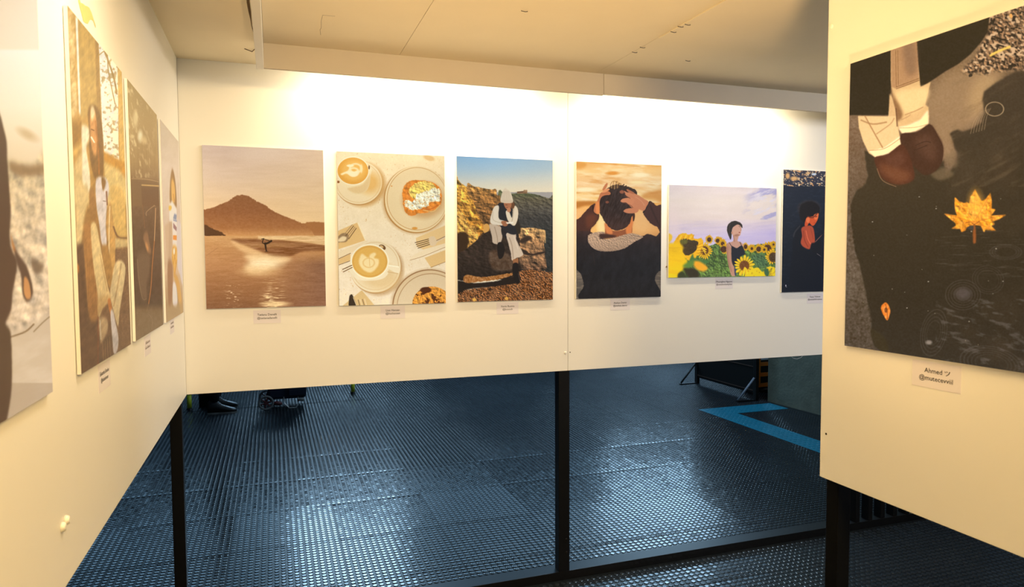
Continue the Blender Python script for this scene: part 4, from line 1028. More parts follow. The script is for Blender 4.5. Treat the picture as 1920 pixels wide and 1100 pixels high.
def art_wool():      # nearest print on the left: blurred fur and folded cloth
    A = Art(420, 588, ART_Q['L1']).crop(0, 0, 2.5)
    one = np.ones((A.H, A.W))
    A.put(one, A.vgrad([(-300, (240, 214, 180)), (90, (246, 224, 190)), (232, (247, 226, 192)), (244, (253, 240, 214)), (500, (252, 232, 196)), (600, (246, 222, 180)), (760, (236, 206, 160)), (1000, (214, 184, 140)), (1400, (206, 172, 130)), (2000, (190, 160, 122))]))
    A.ell(100, 635, 46, 20, (190, 150, 96), rot=.5, soft=1.2, op=.6)
    fz = A.pmask([(10, 760), (60, 775), (120, 785), (200, 770), (230, 1500), (-60, 1560), (-60, 760)], soft=10)
    A.put(fz, A.vgrad([(760, (214, 184, 134)), (1100, (216, 186, 144)), (1500, (222, 190, 150))])); A.emboss(fz, .8, 44, 60, seed=4); A.mottle(fz, 16, 40, 26, seed=6)
    A.poly([(20, 765), (100, 780), (200, 775), (200, 815), (140, 828), (60, 830), (20, 800)], (142, 106, 66), soft=6, op=.85)
    A.poly([(-60, 560), (-5, 640), (4, 760), (14, 900), (20, 1000), (16, 1140), (50, 1240), (30, 1370), (14, 1480), (-60, 1500)], (92, 64, 44), soft=4)
    A.poly([(32, 1160), (60, 1200), (100, 1260), (126, 1360), (120, 1400), (96, 1420), (76, 1380), (70, 1300), (50, 1240)], (98, 70, 50), soft=3); A.poly([(84, 1310), (96, 1306), (110, 1340), (116, 1395), (100, 1408), (84, 1380)], (206, 140, 78), soft=2)
    A.poly([(20, 1100), (34, 1150), (44, 1180), (30, 1170)], (190, 116, 52), soft=3)
    A.poly([(120, 1220), (150, 1230), (180, 1250), (150, 1290), (125, 1270)], (112, 84, 58), soft=5, op=.8)
    A.poly([(0, 1560), (40, 1555), (130, 1520), (200, 1485), (230, 1600), (230, 2000), (0, 2000)], (206, 178, 142), soft=5)
    A.line([(20, 1585), (90, 1560), (130, 1525)], 7, (128, 96, 62)); A.line([(130, 1560), (170, 1520), (205, 1490)], 5, (140, 110, 76))
    A.put((A.yy() > 1570) * np.clip((A.n(150, 60, seed=12, rot=-.4) - .45) * 3, 0, 1) * .5, (232, 204, 168)); A.put((A.yy() > 1800) * .5 * np.ones_like(one), (164, 136, 104))
    A.poly([(-60, 1520), (8, 1540), (22, 1600), (26, 1760), (18, 1880), (-10, 2000), (-60, 2000)], (92, 66, 44), soft=4)
    return A

def art_seated():
    A = Art(420, 588, ART_Q['L2']).crop(110, 0, 3.0556)
    one = np.ones((A.H, A.W))
    A.put(one, A.vgrad([(0, (206, 150, 66)), (600, (214, 158, 78)), (1000, (196, 140, 64)), (1500, (150, 104, 60)), (2100, (104, 76, 54))]))
    wl = (A.yy() < 1000).astype(float)
    A.poly([(10, 30), (60, 80), (75, 640), (40, 700)], (224, 176, 100), sm=False, soft=3); A.mottle(A.pmask([(10, 30), (60, 80), (75, 640), (40, 700)], sm=False), 60, 20, 40, seed=3)
    A.poly([(66, 100), (80, 108), (98, 655), (88, 660)], (255, 240, 200), sm=False, soft=1.5)
    A.poly([(82, 110), (202, 245), (222, 760), (150, 640), (100, 700)], (206, 158, 80), sm=False, soft=1.5)
    A.poly([(180, 225), (202, 245), (226, 900), (206, 960), (190, 500)], (176, 130, 66), sm=False, soft=2)
    wn = A.pmask([(204, 250), (318, 385), (320, 860), (326, 930), (236, 880), (222, 700)], sm=False)
    A.put(wn, (252, 236, 200)); A.put(wn * np.clip((A.n(16, 16, seed=6, oc=3) - .56) * 9, 0, 1) * .8, (190, 148, 82))
    A.line([(240, 300), (290, 440), (310, 540)], 9, (178, 132, 62)); A.line([(206, 320), (250, 300), (262, 420), (300, 600)], 6, (186, 142, 74))
    A.poly([(314, 380), (346, 410), (362, 960), (330, 960)], (226, 172, 84), sm=False, soft=1.5)
    A.poly([(232, 870), (330, 920), (365, 940), (365, 1000), (236, 930)], (206, 140, 52), sm=False, soft=2); A.poly([(234, 935), (320, 975), (372, 1040), (372, 1180), (250, 1180)], (226, 184, 106), sm=False, soft=3)
    A.poly([(45, 850), (100, 820), (102, 860), (50, 900)], (226, 170, 84), sm=False, soft=2); A.poly([(48, 700), (100, 690), (110, 800), (50, 850)], (170, 118, 52), sm=False, soft=3); A.poly([(52, 960), (110, 860), (140, 900), (150, 1180), (60, 1180)], (226, 182, 110), soft=4, sm=False)
    # head and hair
    A.poly([(140, 640), (165, 606), (195, 620), (215, 680), (228, 780), (232, 960), (222, 1060), (205, 1080), (170, 1000), (150, 900), (146, 760)], (142, 98, 48), soft=2)
    A.poly([(152, 660), (168, 620), (186, 660), (194, 760), (190, 880), (170, 880), (156, 800)], (222, 150, 78), soft=2); A.poly([(158, 625), (172, 616), (180, 660), (160, 690)], (248, 214, 150), soft=2)
    A.line([(160, 790), (178, 820)], 7, (255, 236, 190)); A.line([(160, 745), (176, 752)], 5, (112, 64, 30)); A.line([(184, 700), (200, 860), (206, 1000)], 10, (186, 112, 46), op=.7)
    A.poly([(102, 740), (118, 722), (144, 740), (146, 800), (130, 860), (150, 990), (150, 1100), (110, 1060), (106, 900)], (250, 222, 168), soft=2)
    B = A.crop(110, 340, 2.895)
    A.poly([(60, 30), (130, 20), (136, 90), (108, 220), (95, 340), (70, 380)], (232, 190, 118), soft=3, sm=False); A.poly([(66, 350), (104, 340), (112, 420), (150, 740), (190, 750), (190, 1010), (95, 1060), (76, 700)], (112, 78, 50), soft=3, sm=False)
    A.poly([(110, 260), (140, 230), (165, 300), (190, 600), (184, 745), (140, 740), (118, 500)], (178, 120, 62), soft=2); 
    for q in range(5): A.line([(128 + q * 10, 420), (142 + q * 9, 730)], 3, (138, 88, 46), op=.7)
    A.poly([(180, -10), (235, -10), (250, 40), (240, 120), (232, 240), (236, 350), (210, 345), (196, 240), (178, 120)], (226, 200, 172), soft=1.5)     # shirt
    A.poly([(208, -20), (232, 0), (226, 40), (214, 50)], (150, 104, 52), soft=1.5); A.line([(218, 110), (232, 112)], 4, (120, 96, 90))
    A.line([(236, 60), (240, 130)], 8, (140, 90, 56)); A.poly([(140, 60), (168, 60), (182, 220), (150, 240)], (168, 116, 60), soft=2)
    A.poly([(250, 130), (262, 120), (286, 200), (290, 300), (282, 450), (262, 560), (245, 560), (246, 400), (236, 240)], (206, 150, 78), soft=2); A.line([(254, 140), (250, 300), (252, 450)], 5, (250, 214, 150), op=.9)
    A.poly([(262, 30), (330, 60), (345, 240), (350, 300), (300, 300), (280, 250), (262, 120)], (224, 174, 92), soft=2); A.line([(275, 250), (300, 305), (352, 312)], 9, (132, 92, 56))
    A.poly([(284, 310), (352, 318), (352, 360), (286, 370)], (206, 168, 104), sm=False, soft=1.5); A.poly([(284, 372), (356, 362), (376, 880), (300, 930), (288, 700)], (134, 96, 62), sm=False, soft=2); A.mottle(A.pmask([(284, 372), (356, 362), (376, 880), (300, 930)], sm=False), 14, 5, seed=21)
    A.poly([(210, 360), (240, 356), (262, 440), (270, 560), (246, 560), (222, 460)], (178, 126, 64), soft=2)
    A.poly([(148, 260), (160, 226), (178, 240), (196, 320), (216, 440), (240, 560), (256, 640), (215, 690), (192, 740), (186, 620), (160, 440)], (230, 188, 118), soft=1.5); A.line([(200, 400), (240, 600)], 5, (176, 128, 70), op=.6); A.poly([(190, 640), (250, 620), (256, 645), (214, 690), (190, 735)], (206, 160, 94), soft=2)
    A.poly([(256, 600), (262, 560), (280, 460), (304, 432), (328, 440), (342, 480), (330, 580), (310, 700), (300, 790), (278, 720), (262, 660)], (228, 190, 126), soft=1.5); A.line([(318, 450), (300, 560), (276, 680)], 6, (178, 132, 76), op=.7)
    A.poly([(242, 650), (256, 640), (268, 700), (274, 740), (262, 740), (250, 700)], (206, 124, 60)); A.poly([(258, 715), (272, 705), (284, 760), (302, 850), (296, 920), (276, 936), (268, 860)], (228, 206, 180), soft=1.5)
    A.poly([(192, 745), (236, 750), (244, 800), (226, 850), (204, 880), (196, 830)], (206, 164, 108), soft=2); A.line([(200, 760), (204, 860)], 5, (246, 220, 170), op=.8); A.line([(189, 740), (188, 1000)], 4, (150, 74, 40))
    for q in range(4): A.line([(214 + q * 13, 880 - q * 10), (218 + q * 13, 980 - q * 10)], 3, (176, 130, 74), op=.8)
    A.ell(74, 480, 8, 26, (214, 130, 50), soft=.8)
    A.crop(110, 340, 2.895); A.put(np.clip((A.yy() - 420) / 500, 0, 1) * .35, (84, 56, 34)); A.emboss(one, .35, 16, 60, seed=44)
    A.crop(110, 0, 3.0556); A.emboss(one, .25, 30, 90, seed=45); edge_grain(A, 5); return A

def art_violin():
    A = Art(420, 588, ART_Q['L3']).crop(225, 130, 4.074)
    one = np.ones((A.H, A.W))
    A.put(one, A.vgrad([(50, (182, 146, 84)), (400, (190, 150, 88)), (700, (176, 136, 80)), (860, (150, 112, 70)), (1100, (120, 88, 56))]))
    A.put((A.yy() < 820) * np.clip((A.n(16, 52, seed=4, oc=3, rot=-.25) - .54) * 5, 0, 1) * np.clip(1.2 - (A.xx() - 60) / 180, 0, 1) * .75, (240, 204, 136))
    A.ell(128, 500, 18, 42, (255, 230, 170), soft=1, op=.9); A.ell(90, 370, 18, 60, (246, 212, 144), soft=1, op=.7); A.ell(155, 530, 22, 30, (240, 200, 130), soft=1, op=.7)
    for q in range(7): A.line([(40 + q * 34, 500 + q * 14), (50 + q * 32, 820 + q * 8)], 3, (150, 112, 62), op=.4)
    A.poly([(55, 815), (130, 830), (275, 850), (290, 1200), (60, 1200)], (136, 100, 62), soft=3, sm=False); A.line([(60, 826), (180, 832), (274, 852)], 4, (196, 154, 96)); A.line([(142, 876), (274, 884)], 10, (228, 178, 100)); A.poly([(136, 890), (274, 896), (278, 1200), (150, 1200)], (122, 86, 54), soft=3, sm=False)
    A.line([(178, 1090), (190, 1070), (240, 1036), (250, 1060), (246, 1100)], 5, (190, 146, 92))
    A.crop(225, 380, 3.927)
    bt = A.pmask([(50, 20), (280, 20), (310, 900), (80, 1030)], sm=False)
    A.put(bt, A.vgrad([(20, (126, 92, 60)), (250, (106, 78, 52)), (500, (96, 70, 48)), (740, (92, 68, 46)), (790, (126, 96, 62)), (1000, (128, 98, 64))])); A.mottle(bt, 9, 16, 26, seed=9)
    A.poly([(98, 400), (120, 365), (170, 360), (196, 400), (190, 520), (170, 600), (175, 700), (150, 715), (120, 640), (104, 520)], (124, 94, 64), soft=4, op=.8); A.line([(100, 410), (112, 560), (140, 700), (170, 704)], 4, (160, 126, 86), op=.6)
    A.poly([(152, 225), (168, 208), (182, 225), (190, 280), (204, 350), (196, 372), (176, 350), (158, 300), (146, 260)], (150, 106, 68), soft=2); A.poly([(160, 290), (178, 300), (188, 340), (176, 348)], (206, 140, 78), soft=2)
    A.line([(240, 34), (236, 150), (230, 280)], 5, (214, 160, 100)); A.line([(230, 280), (214, 460), (204, 620), (186, 740)], 6, (176, 108, 54)); A.line([(170, 90), (172, 60), (230, 14)], 5, (190, 146, 96), op=.8); A.line([(140, 10), (158, 180)], 5, (150, 98, 56), op=.7)
    A.line([(190, 820), (214, 860), (210, 930)], 5, (150, 116, 78), op=.6); A.line([(186, 740), (170, 800)], 3, (150, 114, 72), op=.6)
    A.crop(225, 130, 4.074); edge_grain(A, 5); return A

def art_scarf():
    A = Art(420, 588, ART_Q['L4']).crop(290, 210, 5.0)
    one = np.ones((A.H, A.W))
    A.put(one, A.vgrad([(50, (206, 176, 134)), (500, (224, 192, 152)), (1000, (216, 184, 146)), (1500, (212, 172, 126)), (1800, (176, 138, 92))])); A.mottle(one, 6, 40, 60, seed=2)
    A.poly([(118, 840), (120, 640), (140, 522), (165, 600), (180, 760), (182, 890), (150, 860)], (160, 116, 66), soft=2)
    A.poly([(132, 640), (150, 625), (165, 690), (168, 800), (155, 850), (136, 820)], (226, 168, 84), soft=2); A.line([(150, 760), (160, 820)], 5, (190, 124, 52))
    A.poly([(110, 860), (138, 822), (182, 895), (186, 1100), (116, 1100)], (236, 214, 180), soft=1.5, sm=False); A.poly([(106, 880), (118, 866), (136, 880), (128, 910), (110, 912)], (232, 180, 76), soft=1)
    A.poly([(160, 945), (184, 955), (180, 1010), (148, 992)], (142, 142, 146), sm=False, soft=1); A.poly([(150, 1040), (182, 1050), (180, 1100), (148, 1084)], (168, 112, 100), sm=False, soft=1)
    A.crop(290, 410, 5.0)
    A.poly([(66, 60), (110, 20), (140, 20), (144, 330), (130, 400), (105, 430), (90, 360)], (206, 168, 124), soft=2, sm=False)
    for q in range(7): A.line([(112 + q * 4, 20), (106 + q * 4, 400)], 2, (180, 140, 98), op=.7)
    A.poly([(144, 10), (184, 20), (188, 260), (146, 250)], (232, 208, 176), sm=False, soft=1.5); A.poly([(150, 30), (184, 75), (182, 112), (150, 78)], (160, 116, 106), sm=False); A.poly([(150, 0), (186, 10), (184, 22), (150, 10)], (140, 140, 150), sm=False); A.poly([(148, 148), (186, 150), (184, 195), (148, 190)], (232, 140, 56), sm=False)
    A.poly([(186, 40), (226, 60), (236, 400), (240, 620), (214, 520), (190, 420)], (216, 192, 168), soft=2)
    A.poly([(146, 250), (182, 260), (188, 340), (180, 440), (165, 520), (152, 440), (136, 380)], (228, 170, 84), soft=2)
    for a_ in ((150, 260, 176, 420), (180, 270, 148, 430), (140, 350, 160, 540), (186, 380, 160, 540)): A.line([(a_[0], a_[1]), (a_[2], a_[3])], 5, (206, 138, 50), op=.8)
    A.ell(158, 300, 8, 30, (244, 220, 180), soft=.6); A.poly([(150, 520), (170, 510), (200, 560), (225, 700), (238, 870), (222, 880), (200, 760), (180, 620)], (214, 158, 82), soft=2)
    A.poly([(98, 400), (140, 410), (146, 560), (136, 760), (112, 830), (98, 700)], (164, 118, 78), soft=3); A.poly([(146, 620), (160, 590), (180, 640), (190, 760), (184, 815), (165, 825), (146, 790)], (228, 206, 184), soft=1.5)
    A.poly([(76, 830), (240, 780), (250, 880), (84, 970)], (176, 140, 92), soft=3, sm=False, op=.7)
    A.crop(290, 210, 5.0); edge_grain(A, 4); return A
#ART_END

def print_material(name, art, c00, c10, c11, c01, gain=0.92):
    """turns the seen colours into the ink's own colour: divided by how bright the white wall is beside each corner
    (top left, top right, bottom right, bottom left, linear light)"""
    H, W = art.H, art.W
    v, u = np.mgrid[0:1:H * 1j, 0:1:W * 1j]; u = u[..., None]; v = v[..., None]
    l = np.log
    L = np.exp((l(c00) * (1 - u) + l(c10) * u) * (1 - v) + (l(c01) * (1 - u) + l(c11) * u) * v)
    alb = np.clip(srgb2lin(art.img) / L * gain, 0.003, 0.92)
    px = np.ones((H, W, 4), np.float32); px[..., :3] = lin2srgb(alb)
    im = bpy.data.images.new(name, W, H, alpha=False)
    im.colorspace_settings.name = 'sRGB'
    im.pixels.foreach_set(px[::-1].ravel()); im.update(); im.pack()
    m_ = bpy.data.materials.new(name); m_.use_nodes = True
    nt = m_.node_tree; b = nt.nodes['Principled BSDF']
    tx = nt.nodes.new('ShaderNodeTexImage'); tx.image = im; tx.extension = 'EXTEND'
    nt.links.new(tx.outputs['Color'], b.inputs['Base Color'])
    b.inputs['Roughness'].default_value = 0.5; b.inputs['Specular IOR Level'].default_value = 0.14
    nz = nt.nodes.new('ShaderNodeTexNoise'); nz.inputs['Scale'].default_value = 900
    tc = nt.nodes.new('ShaderNodeTexCoord'); nt.links.new(tc.outputs['Object'], nz.inputs['Vector'])
    bp = nt.nodes.new('ShaderNodeBump'); bp.inputs['Strength'].default_value = 0.06; bp.inputs['Distance'].default_value = 0.0004
    nt.links.new(nz.outputs['Fac'], bp.inputs['Height']); nt.links.new(bp.outputs['Normal'], b.inputs['Normal'])
    return m_

def photo_print(origin, ax, nrm, w, z0, z1, material, label, group, thick=0.008, gap=0.0015):
    """origin: lower corner at the print's own left; ax: direction of its width; nrm: out of the wall"""
    root = empty('photo_print', origin, label, 'photo')
    tag(root, group=group)
    ax = Vector(ax); nrm = Vector(nrm); Z = Vector((0, 0, 1)); h = z1 - z0
    bm = bmesh.new()
    def q(a, b, c): return ax * a + nrm * b + Z * c
    vs = [[bm.verts.new(q(a, b, c)) for a, c in ((0, 0), (w, 0), (w, h), (0, h))] for b in (gap, thick)]
    bm.faces.new(vs[0][::-1]); bm.faces.new(vs[1])
    for i in range(4): bm.faces.new((vs[0][i], vs[0][(i + 1) % 4], vs[1][(i + 1) % 4], vs[1][i]))
    bmesh.ops.recalc_face_normals(bm, faces=bm.faces)
    obj('backing_board', bm, M['white_edge'], root)
    # strips of tape behind hold it to the wall
    for a0, a1, c0, c1 in ((.04, w - .04, .05, .09), (.04, w - .04, h - .09, h - .05)):
        bm = bmesh.new()
        A = [q(a, 0.0, c) for a, c in ((a0, c0), (a1, c0), (a1, c1), (a0, c1))]
        prism(bm, A, nrm * (gap - 0.0001))
        bmesh.ops.recalc_face_normals(bm, faces=bm.faces)
        obj('mounting_tape', bm, M['white_edge'], root)
    bm = bmesh.new(); uv = bm.loops.layers.uv.new('UVMap')
    e = 0.0006; t_ = thick + 0.0001
    A = [bm.verts.new(q(a, t_, c)) for a, c in ((e, e), (w - e, e), (w - e, h - e), (e, h - e))]
    B = [bm.verts.new(q(a, t_ + .0003, c)) for a, c in ((e, e), (w - e, e), (w - e, h - e), (e, h - e))]
    f = bm.faces.new(B)
    for lp, cc in zip(f.loops, ((0, 0), (1, 0), (1, 1), (0, 1))): lp[uv].uv = cc
    bm.faces.new(A[::-1])
    for i in range(4):
        f2 = bm.faces.new((A[i], A[(i + 1) % 4], B[(i + 1) % 4], B[i]))
        for lp in f2.loops: lp[uv].uv = (0.5, 0.002)
    if f.normal.dot(nrm) < 0: pass
    obj('printed_sheet', bm, material, root)
    return root

def text_mesh(body, size, align='CENTER'):
    cu = bpy.data.curves.new('t', 'FONT'); cu.body = body; cu.size = size; cu.align_x = align
    cu.align_y = 'CENTER'; cu.extrude = 0.0; cu.resolution_u = 2; cu.offset = size * 0.006
    o = bpy.data.objects.new('t', cu); C.objects.link(o)
    bpy.context.view_layer.update()
    me = bpy.data.meshes.new_from_object(o.evaluated_get(bpy.context.evaluated_depsgraph_get()))
    bpy.data.objects.remove(o); bpy.data.curves.remove(cu)
    return me

def caption(center, ax, nrm, w, h, lines, label, group, size=0.0135, katakana=False, drop=0.0):
    root = empty('caption_card', center, label, 'caption card', group)
    ax = Vector(ax); nrm = Vector(nrm); Z = Vector((0, 0, 1))
    bm = bmesh.new()
    prism(bm, [ax * a + Z * c for a, c in ((-w / 2, -h / 2), (w / 2, -h / 2), (w / 2, h / 2), (-w / 2, h / 2))], nrm * 0.0006)
    bmesh.ops.recalc_face_normals(bm, faces=bm.faces)
    obj('paper', bm, M['card'], root)
    mw = Matrix((ax, Z, nrm)).transposed().to_4x4()
    bm = bmesh.new()
    for k, tx in enumerate(lines):
        me = text_mesh(tx, size)
        xs = [v.co.x for v in me.vertices]; wd = max(xs) - min(xs)
        sc = min(1.0, w * 0.90 / wd)
        off = Vector((-0.006 if (katakana and k == 0) else 0, h * (0.16 + drop) - k * size * 1.12, 0.0009))
        me.transform(mw @ Matrix.Translation(off) @ Matrix.Diagonal((sc, 1, 1, 1)))
        bm.from_mesh(me); bpy.data.meshes.remove(me)
    if katakana:
        def kt(pts, r):
            tube(bm, [ax * a + Z * c + nrm * 0.0010 for a, c in pts], r, 5)
        bx, bz = w * 0.235, h * (0.16 + drop)
        kt([(bx - .006, bz + .004), (bx - .0045, bz + .001)], .0006)
        kt([(bx - .002, bz + .005), (bx - .0005, bz + .002)], .0006)
        kt([(bx + .0055, bz + .0045), (bx + .003, bz - .001), (bx - .003, bz - .005)], .0007)
    obj('lettering', bm, M['ink'], root)
    return root

#PRINTS_BEGIN
#LIT
LIT = {'beach': [(1.03, 0.758, 0.425), (2.245, 1.732, 1.009), (0.924, 0.675, 0.374), (0.886, 0.643, 0.357)],
       'coffee': [(2.245, 1.732, 1.009), (2.995, 2.327, 1.393), (0.963, 0.714, 0.403), (0.924, 0.675, 0.374)],
       'rocks': [(2.995, 2.327, 1.393), (1.89, 1.495, 0.92), (0.896, 0.688, 0.43), (0.965, 0.716, 0.406)],
       'hands': [(1.937, 1.533, 0.948), (2.971, 2.436, 1.601), (0.647, 0.548, 0.417), (0.843, 0.65, 0.4)],
       'sunflowers': [(2.148, 1.776, 1.196), (1.398, 1.194, 0.865), (0.651, 0.58, 0.471), (0.71, 0.611, 0.46)],
       'night': [(1.615, 1.37, 0.986), (0.826, 0.733, 0.591), (0.566, 0.512, 0.435), (0.617, 0.554, 0.459)],
       'wool': [(2.122, 1.598, 0.882), (2.122, 1.598, 0.882), (0.925, 0.65, 0.317), (0.916, 0.63, 0.295)],
       'seated': [(2.188, 1.629, 0.906), (1.046, 0.75, 0.386), (0.815, 0.583, 0.306), (0.942, 0.658, 0.324)],
       'violin': [(1.028, 0.746, 0.393), (0.918, 0.688, 0.398), (0.836, 0.63, 0.373), (0.817, 0.586, 0.306)],
       'scarf': [(0.918, 0.688, 0.398), (1.008, 0.772, 0.464), (0.853, 0.645, 0.378), (0.84, 0.633, 0.373)],
       'puddle': [(1.275, 0.824, 0.343), (1.225, 0.787, 0.316), (0.764, 0.507, 0.222), (0.824, 0.555, 0.254)]}
#ENDLIT
AX, AY = (1, 0, 0), (0, 1, 0)
NB, NL, NR = (0, -1, 0), (1, 0, 0), (-1, 0, 0)
GB, GL = 'photo prints on the back wall', 'photo prints on the left wall'
CB = 'caption cards on the back wall'; CL_ = 'caption cards on the left wall'
BACK = [
 ('beach', art_beach, -0.2757, 0.4990, 1.4744, 2.1746, 'photo of a tiny dark figure on a golden beach, leftmost on the back wall'),
 ('coffee', art_coffee, 0.2818, 0.4990, 1.4722, 2.1732, 'photo of two coffee cups, plates and pastry seen from above, back wall'),
 ('rocks', art_rocks, 0.8390, 0.4975, 1.4756, 2.1755, 'photo of a person in a white knitted hat sitting on rocks, back wall'),
 ('hands', art_hands, 1.4650, 0.4960, 1.4754, 2.1750, 'photo of a person from behind holding their head at sunset, right of the wall joint'),
 ('sunflowers', art_sunflowers, 2.0062, 0.7009, 1.5766, 2.0743, 'wide photo of a woman in a dark top among sunflowers, back wall'),
 ('night', art_night, 2.7519, 0.5000, 1.4816, 2.1819, 'dark night photo of a red-lit person, half hidden by the right wall'),
]
for nm, fn, x, w, z0, z1, lab in BACK:
    photo_print((x, YB, z0), AX, NB, w, z0, z1, print_material('print_' + nm, fn(), *LIT[nm]), lab, GB, thick=0.0085)
LEFT = [
 ('wool', art_wool, 0.845, 0.498, 'nearest photo on the left wall, blurred pale fur, cut by the picture edge'),
 ('seated', art_seated, 1.527, 0.494, 'photo of a seated woman in a white shirt, second along the left wall'),
 ('violin', art_violin, 2.090, 0.494, 'dark brown shadowy photo with a thin orange slanting line, third along the left wall'),
 ('scarf', art_scarf, 2.654, 0.486, 'pale photo of a person in a colourful scarf, at the corner of the left wall'),
]
for nm, fn, y, w, lab in LEFT:
    photo_print((XL, y, 1.4695), AY, NL, w, 1.4695, 2.1700, print_material('print_' + nm, fn(), *LIT[nm], gain=0.84), lab, GL, thick=0.0085)
photo_print((XR, 1.3636, 1.4655), (0, -1, 0), NR, 0.5, 1.4655, 2.1656, print_material('print_puddle', art_puddle(), *LIT['puddle']),
            'large photo of boots by a dark puddle with an orange leaf, on the right wall', 'photo print on the right wall', thick=0.0085)

def card(cx, cz, lines, lab, **k): return caption((cx, YB, cz), AX, NB, 0.115, 0.058, lines, lab, CB, **k)
card(-0.030, 1.4330, ['Tatiana Danelli', '@tatianadanelli'], 'caption card under the beach photo')
card(0.527, 1.4360, ['Lius Hansen', '@liushansen'], 'caption card under the coffee cup photo')
card(1.096, 1.4390, ['Xenia Bunina', '@bounch'], 'caption card under the photo of the person on rocks')
card(1.722, 1.4400, ['Atahan Demir', '@atahan.demir'], 'caption card under the photo of hands on a head')
card(2.368, 1.5405, ['Phuonghao Nguyen', '@canonbomhanhpham'], 'caption card under the sunflower photo')
card(3.000, 1.4420, ['Peyaz Yildirim', '@peyazyildirimphoto'], 'caption card under the dark night photo')
caption((XL, 1.756, 1.430), AY, NL, 0.115, 0.060, ['Eduardo Simões', '@edusimoes'], 'caption card under the seated woman photo on the left wall', CL_)

def marks_card(cy, cz, lab, seed):
    """a card whose writing is too small to read: rows of tiny strokes"""
    root = empty('caption_card', (XL, cy, cz), lab, 'caption card', CL_)
    bm = bmesh.new(); prism(bm, [(0, a, c) for a, c in ((-.0565, -.029), (.0565, -.029), (.0565, .029), (-.0565, .029))], (0.0006, 0, 0))
    bmesh.ops.recalc_face_normals(bm, faces=bm.faces); obj('paper', bm, M['card'], root)
    rg = random.Random(seed); bm = bmesh.new()
    for z, wd in ((.010, .070), (-.005, .082)):
        y = -wd / 2
        while y < wd / 2:
            h = rg.choice((.006, .006, .009)); w = rg.uniform(.0015, .004)
            if rg.random() < .88:
                tube(bm, [(.0008, y, z - .003), (.0008, y + .0004, z - .003 + h)], .0005, 4)
                tube(bm, [(.0008, y, z + .0028), (.0008, y + w, z + .0026), (.0008, y + w, z - .003)], .0005, 4)
            y += w + .0022
    obj('lettering', bm, M['faded_ink'], root)
marks_card(2.323, 1.431, 'caption card under the dark brown shadowy photo on the left wall', 3)
marks_card(2.862, 1.441, 'caption card under the colourful scarf photo near the corner', 8)
caption((XR, 1.1145, 1.4285), (0, -1, 0), NR, 0.118, 0.058, ['Ahmed', '@mutecevviil'], 'caption card under the puddle photo on the right wall', 'caption card on the right wall', size=0.0150, katakana=True)
#PRINTS_END

# ================================================================== things on the floor beyond
def bollard(x, y, label):
    r = empty('yellow_post', (x, y, 0), label, 'post', 'yellow posts beyond the back wall')
    bm = bmesh.new(); loft(bm, [[(math.cos(a) * q, math.sin(a) * q, z) for a in [2 * PI * i / 20 for i in range(20)]] for q, z in ((.034, 0), (.034, .006), (.028, .010), (.0265, .02), (.0265, .024))])
    obj('foot', bm, M['steel'], r)
    bm = bmesh.new(); tube(bm, [(0, 0, .024), (0, 0, .17)], .0245, 20); obj('yellow_sleeve', bm, M['yellow'], r)
    bm = bmesh.new(); tube(bm, [(0, 0, .17), (0, 0, .92), (0, 0, .95), (0, 0, .96)], [.019, .019, .024, .010], 20); obj('upper_tube', bm, M['greybox'], r)
    return r
bollard(-0.918, 8.40, 'yellow-green post foot at far left, beside the dark boots')
bollard(0.905, 8.71, 'yellow-green post foot right of the wheeled trolley')

# dark bin next to the left post
bn = empty('waste_bin', (-0.74, 8.60, 0), 'dark bin between the left yellow post and the boots', 'bin')
bm = bmesh.new()
loft(bm, [[(sx * a, sy * a * 1.1, z) for sx, sy in ((-.10, -.09), (0, -.10), (.10, -.09), (.11, 0), (.10, .09), (0, .10), (-.10, .09), (-.11, 0))] for a, z in ((.86, 0.0), (.9, .01), (1.08, .60), (1.12, .62))])
obj('body', bm, M['darkbox'], bn)
bm = bmesh.new(); box(bm, -.13, .13, -.13, .13, .6205, .66, .012); obj('lid', bm, M['darkbox'], bn)

# person standing behind the wall: only the boots and trouser hems show
pe = empty('person', (-0.58, 8.22, 0), 'person in dark trousers and black leather boots standing behind the back wall', 'person')
def shoe(cx, cy, rz, parent):
    def ring(x, w, zt, zb=0.012, n=14, sq=1.0):
        out = []
        for i in range(n):
            a = 2 * PI * i / n
            yy_ = math.copysign(abs(math.cos(a)) ** .8, math.cos(a)) * w
            zz_ = math.sin(a)
            z = zb + (zt - zb) * (0.5 + 0.5 * zz_)
            out.append((x, yy_ * (1.0 if zz_ < .2 else 1 - .35 * (zz_ - .2)), z))
        return out
    bm = bmesh.new()
    loft(bm, [ring(-.150, .018, .075), ring(-.145, .034, .125), ring(-.125, .041, .150), ring(-.08, .043, .155), ring(-.035, .042, .130),
              ring(0.0, .044, .098), ring(.05, .049, .078), ring(.095, .049, .062), ring(.130, .038, .050), ring(.150, .018, .036)])
    bm.transform(Matrix.Translation((cx, cy, 0)) @ Matrix.Rotation(rz, 4, 'Z'))
    sh = obj('boot', bm, M['leather'], parent, smooth=True)
    bm = bmesh.new()
    out = [(-.150, .0), (-.145, .036), (-.10, .043), (-.03, .040), (.05, .051), (.10, .051), (.140, .035), (.155, 0)]
    out = out + [(x, -y) for x, y in out[::-1][1:-1]]
    prism(bm, [(x, y, 0) for x, y in out], (0, 0, .016))
    bm.transform(Matrix.Translation((cx, cy, 0)) @ Matrix.Rotation(rz, 4, 'Z'))
    obj('sole', bm, M['tyre'], sh)
    bm = bmesh.new()
    for q in range(4):
        x = -.03 + q * .022; z = .133 - q * .012
        tube(bm, [(x, -.022, z - .012), (x + .004, 0, z + .001), (x, .022, z - .012)], .0022, 6)
    bm.transform(Matrix.Translation((cx, cy, 0)) @ Matrix.Rotation(rz, 4, 'Z'))
    obj('lace', bm, M['trouser'], sh)
shoe(0.02, -0.12, 0.0, pe)
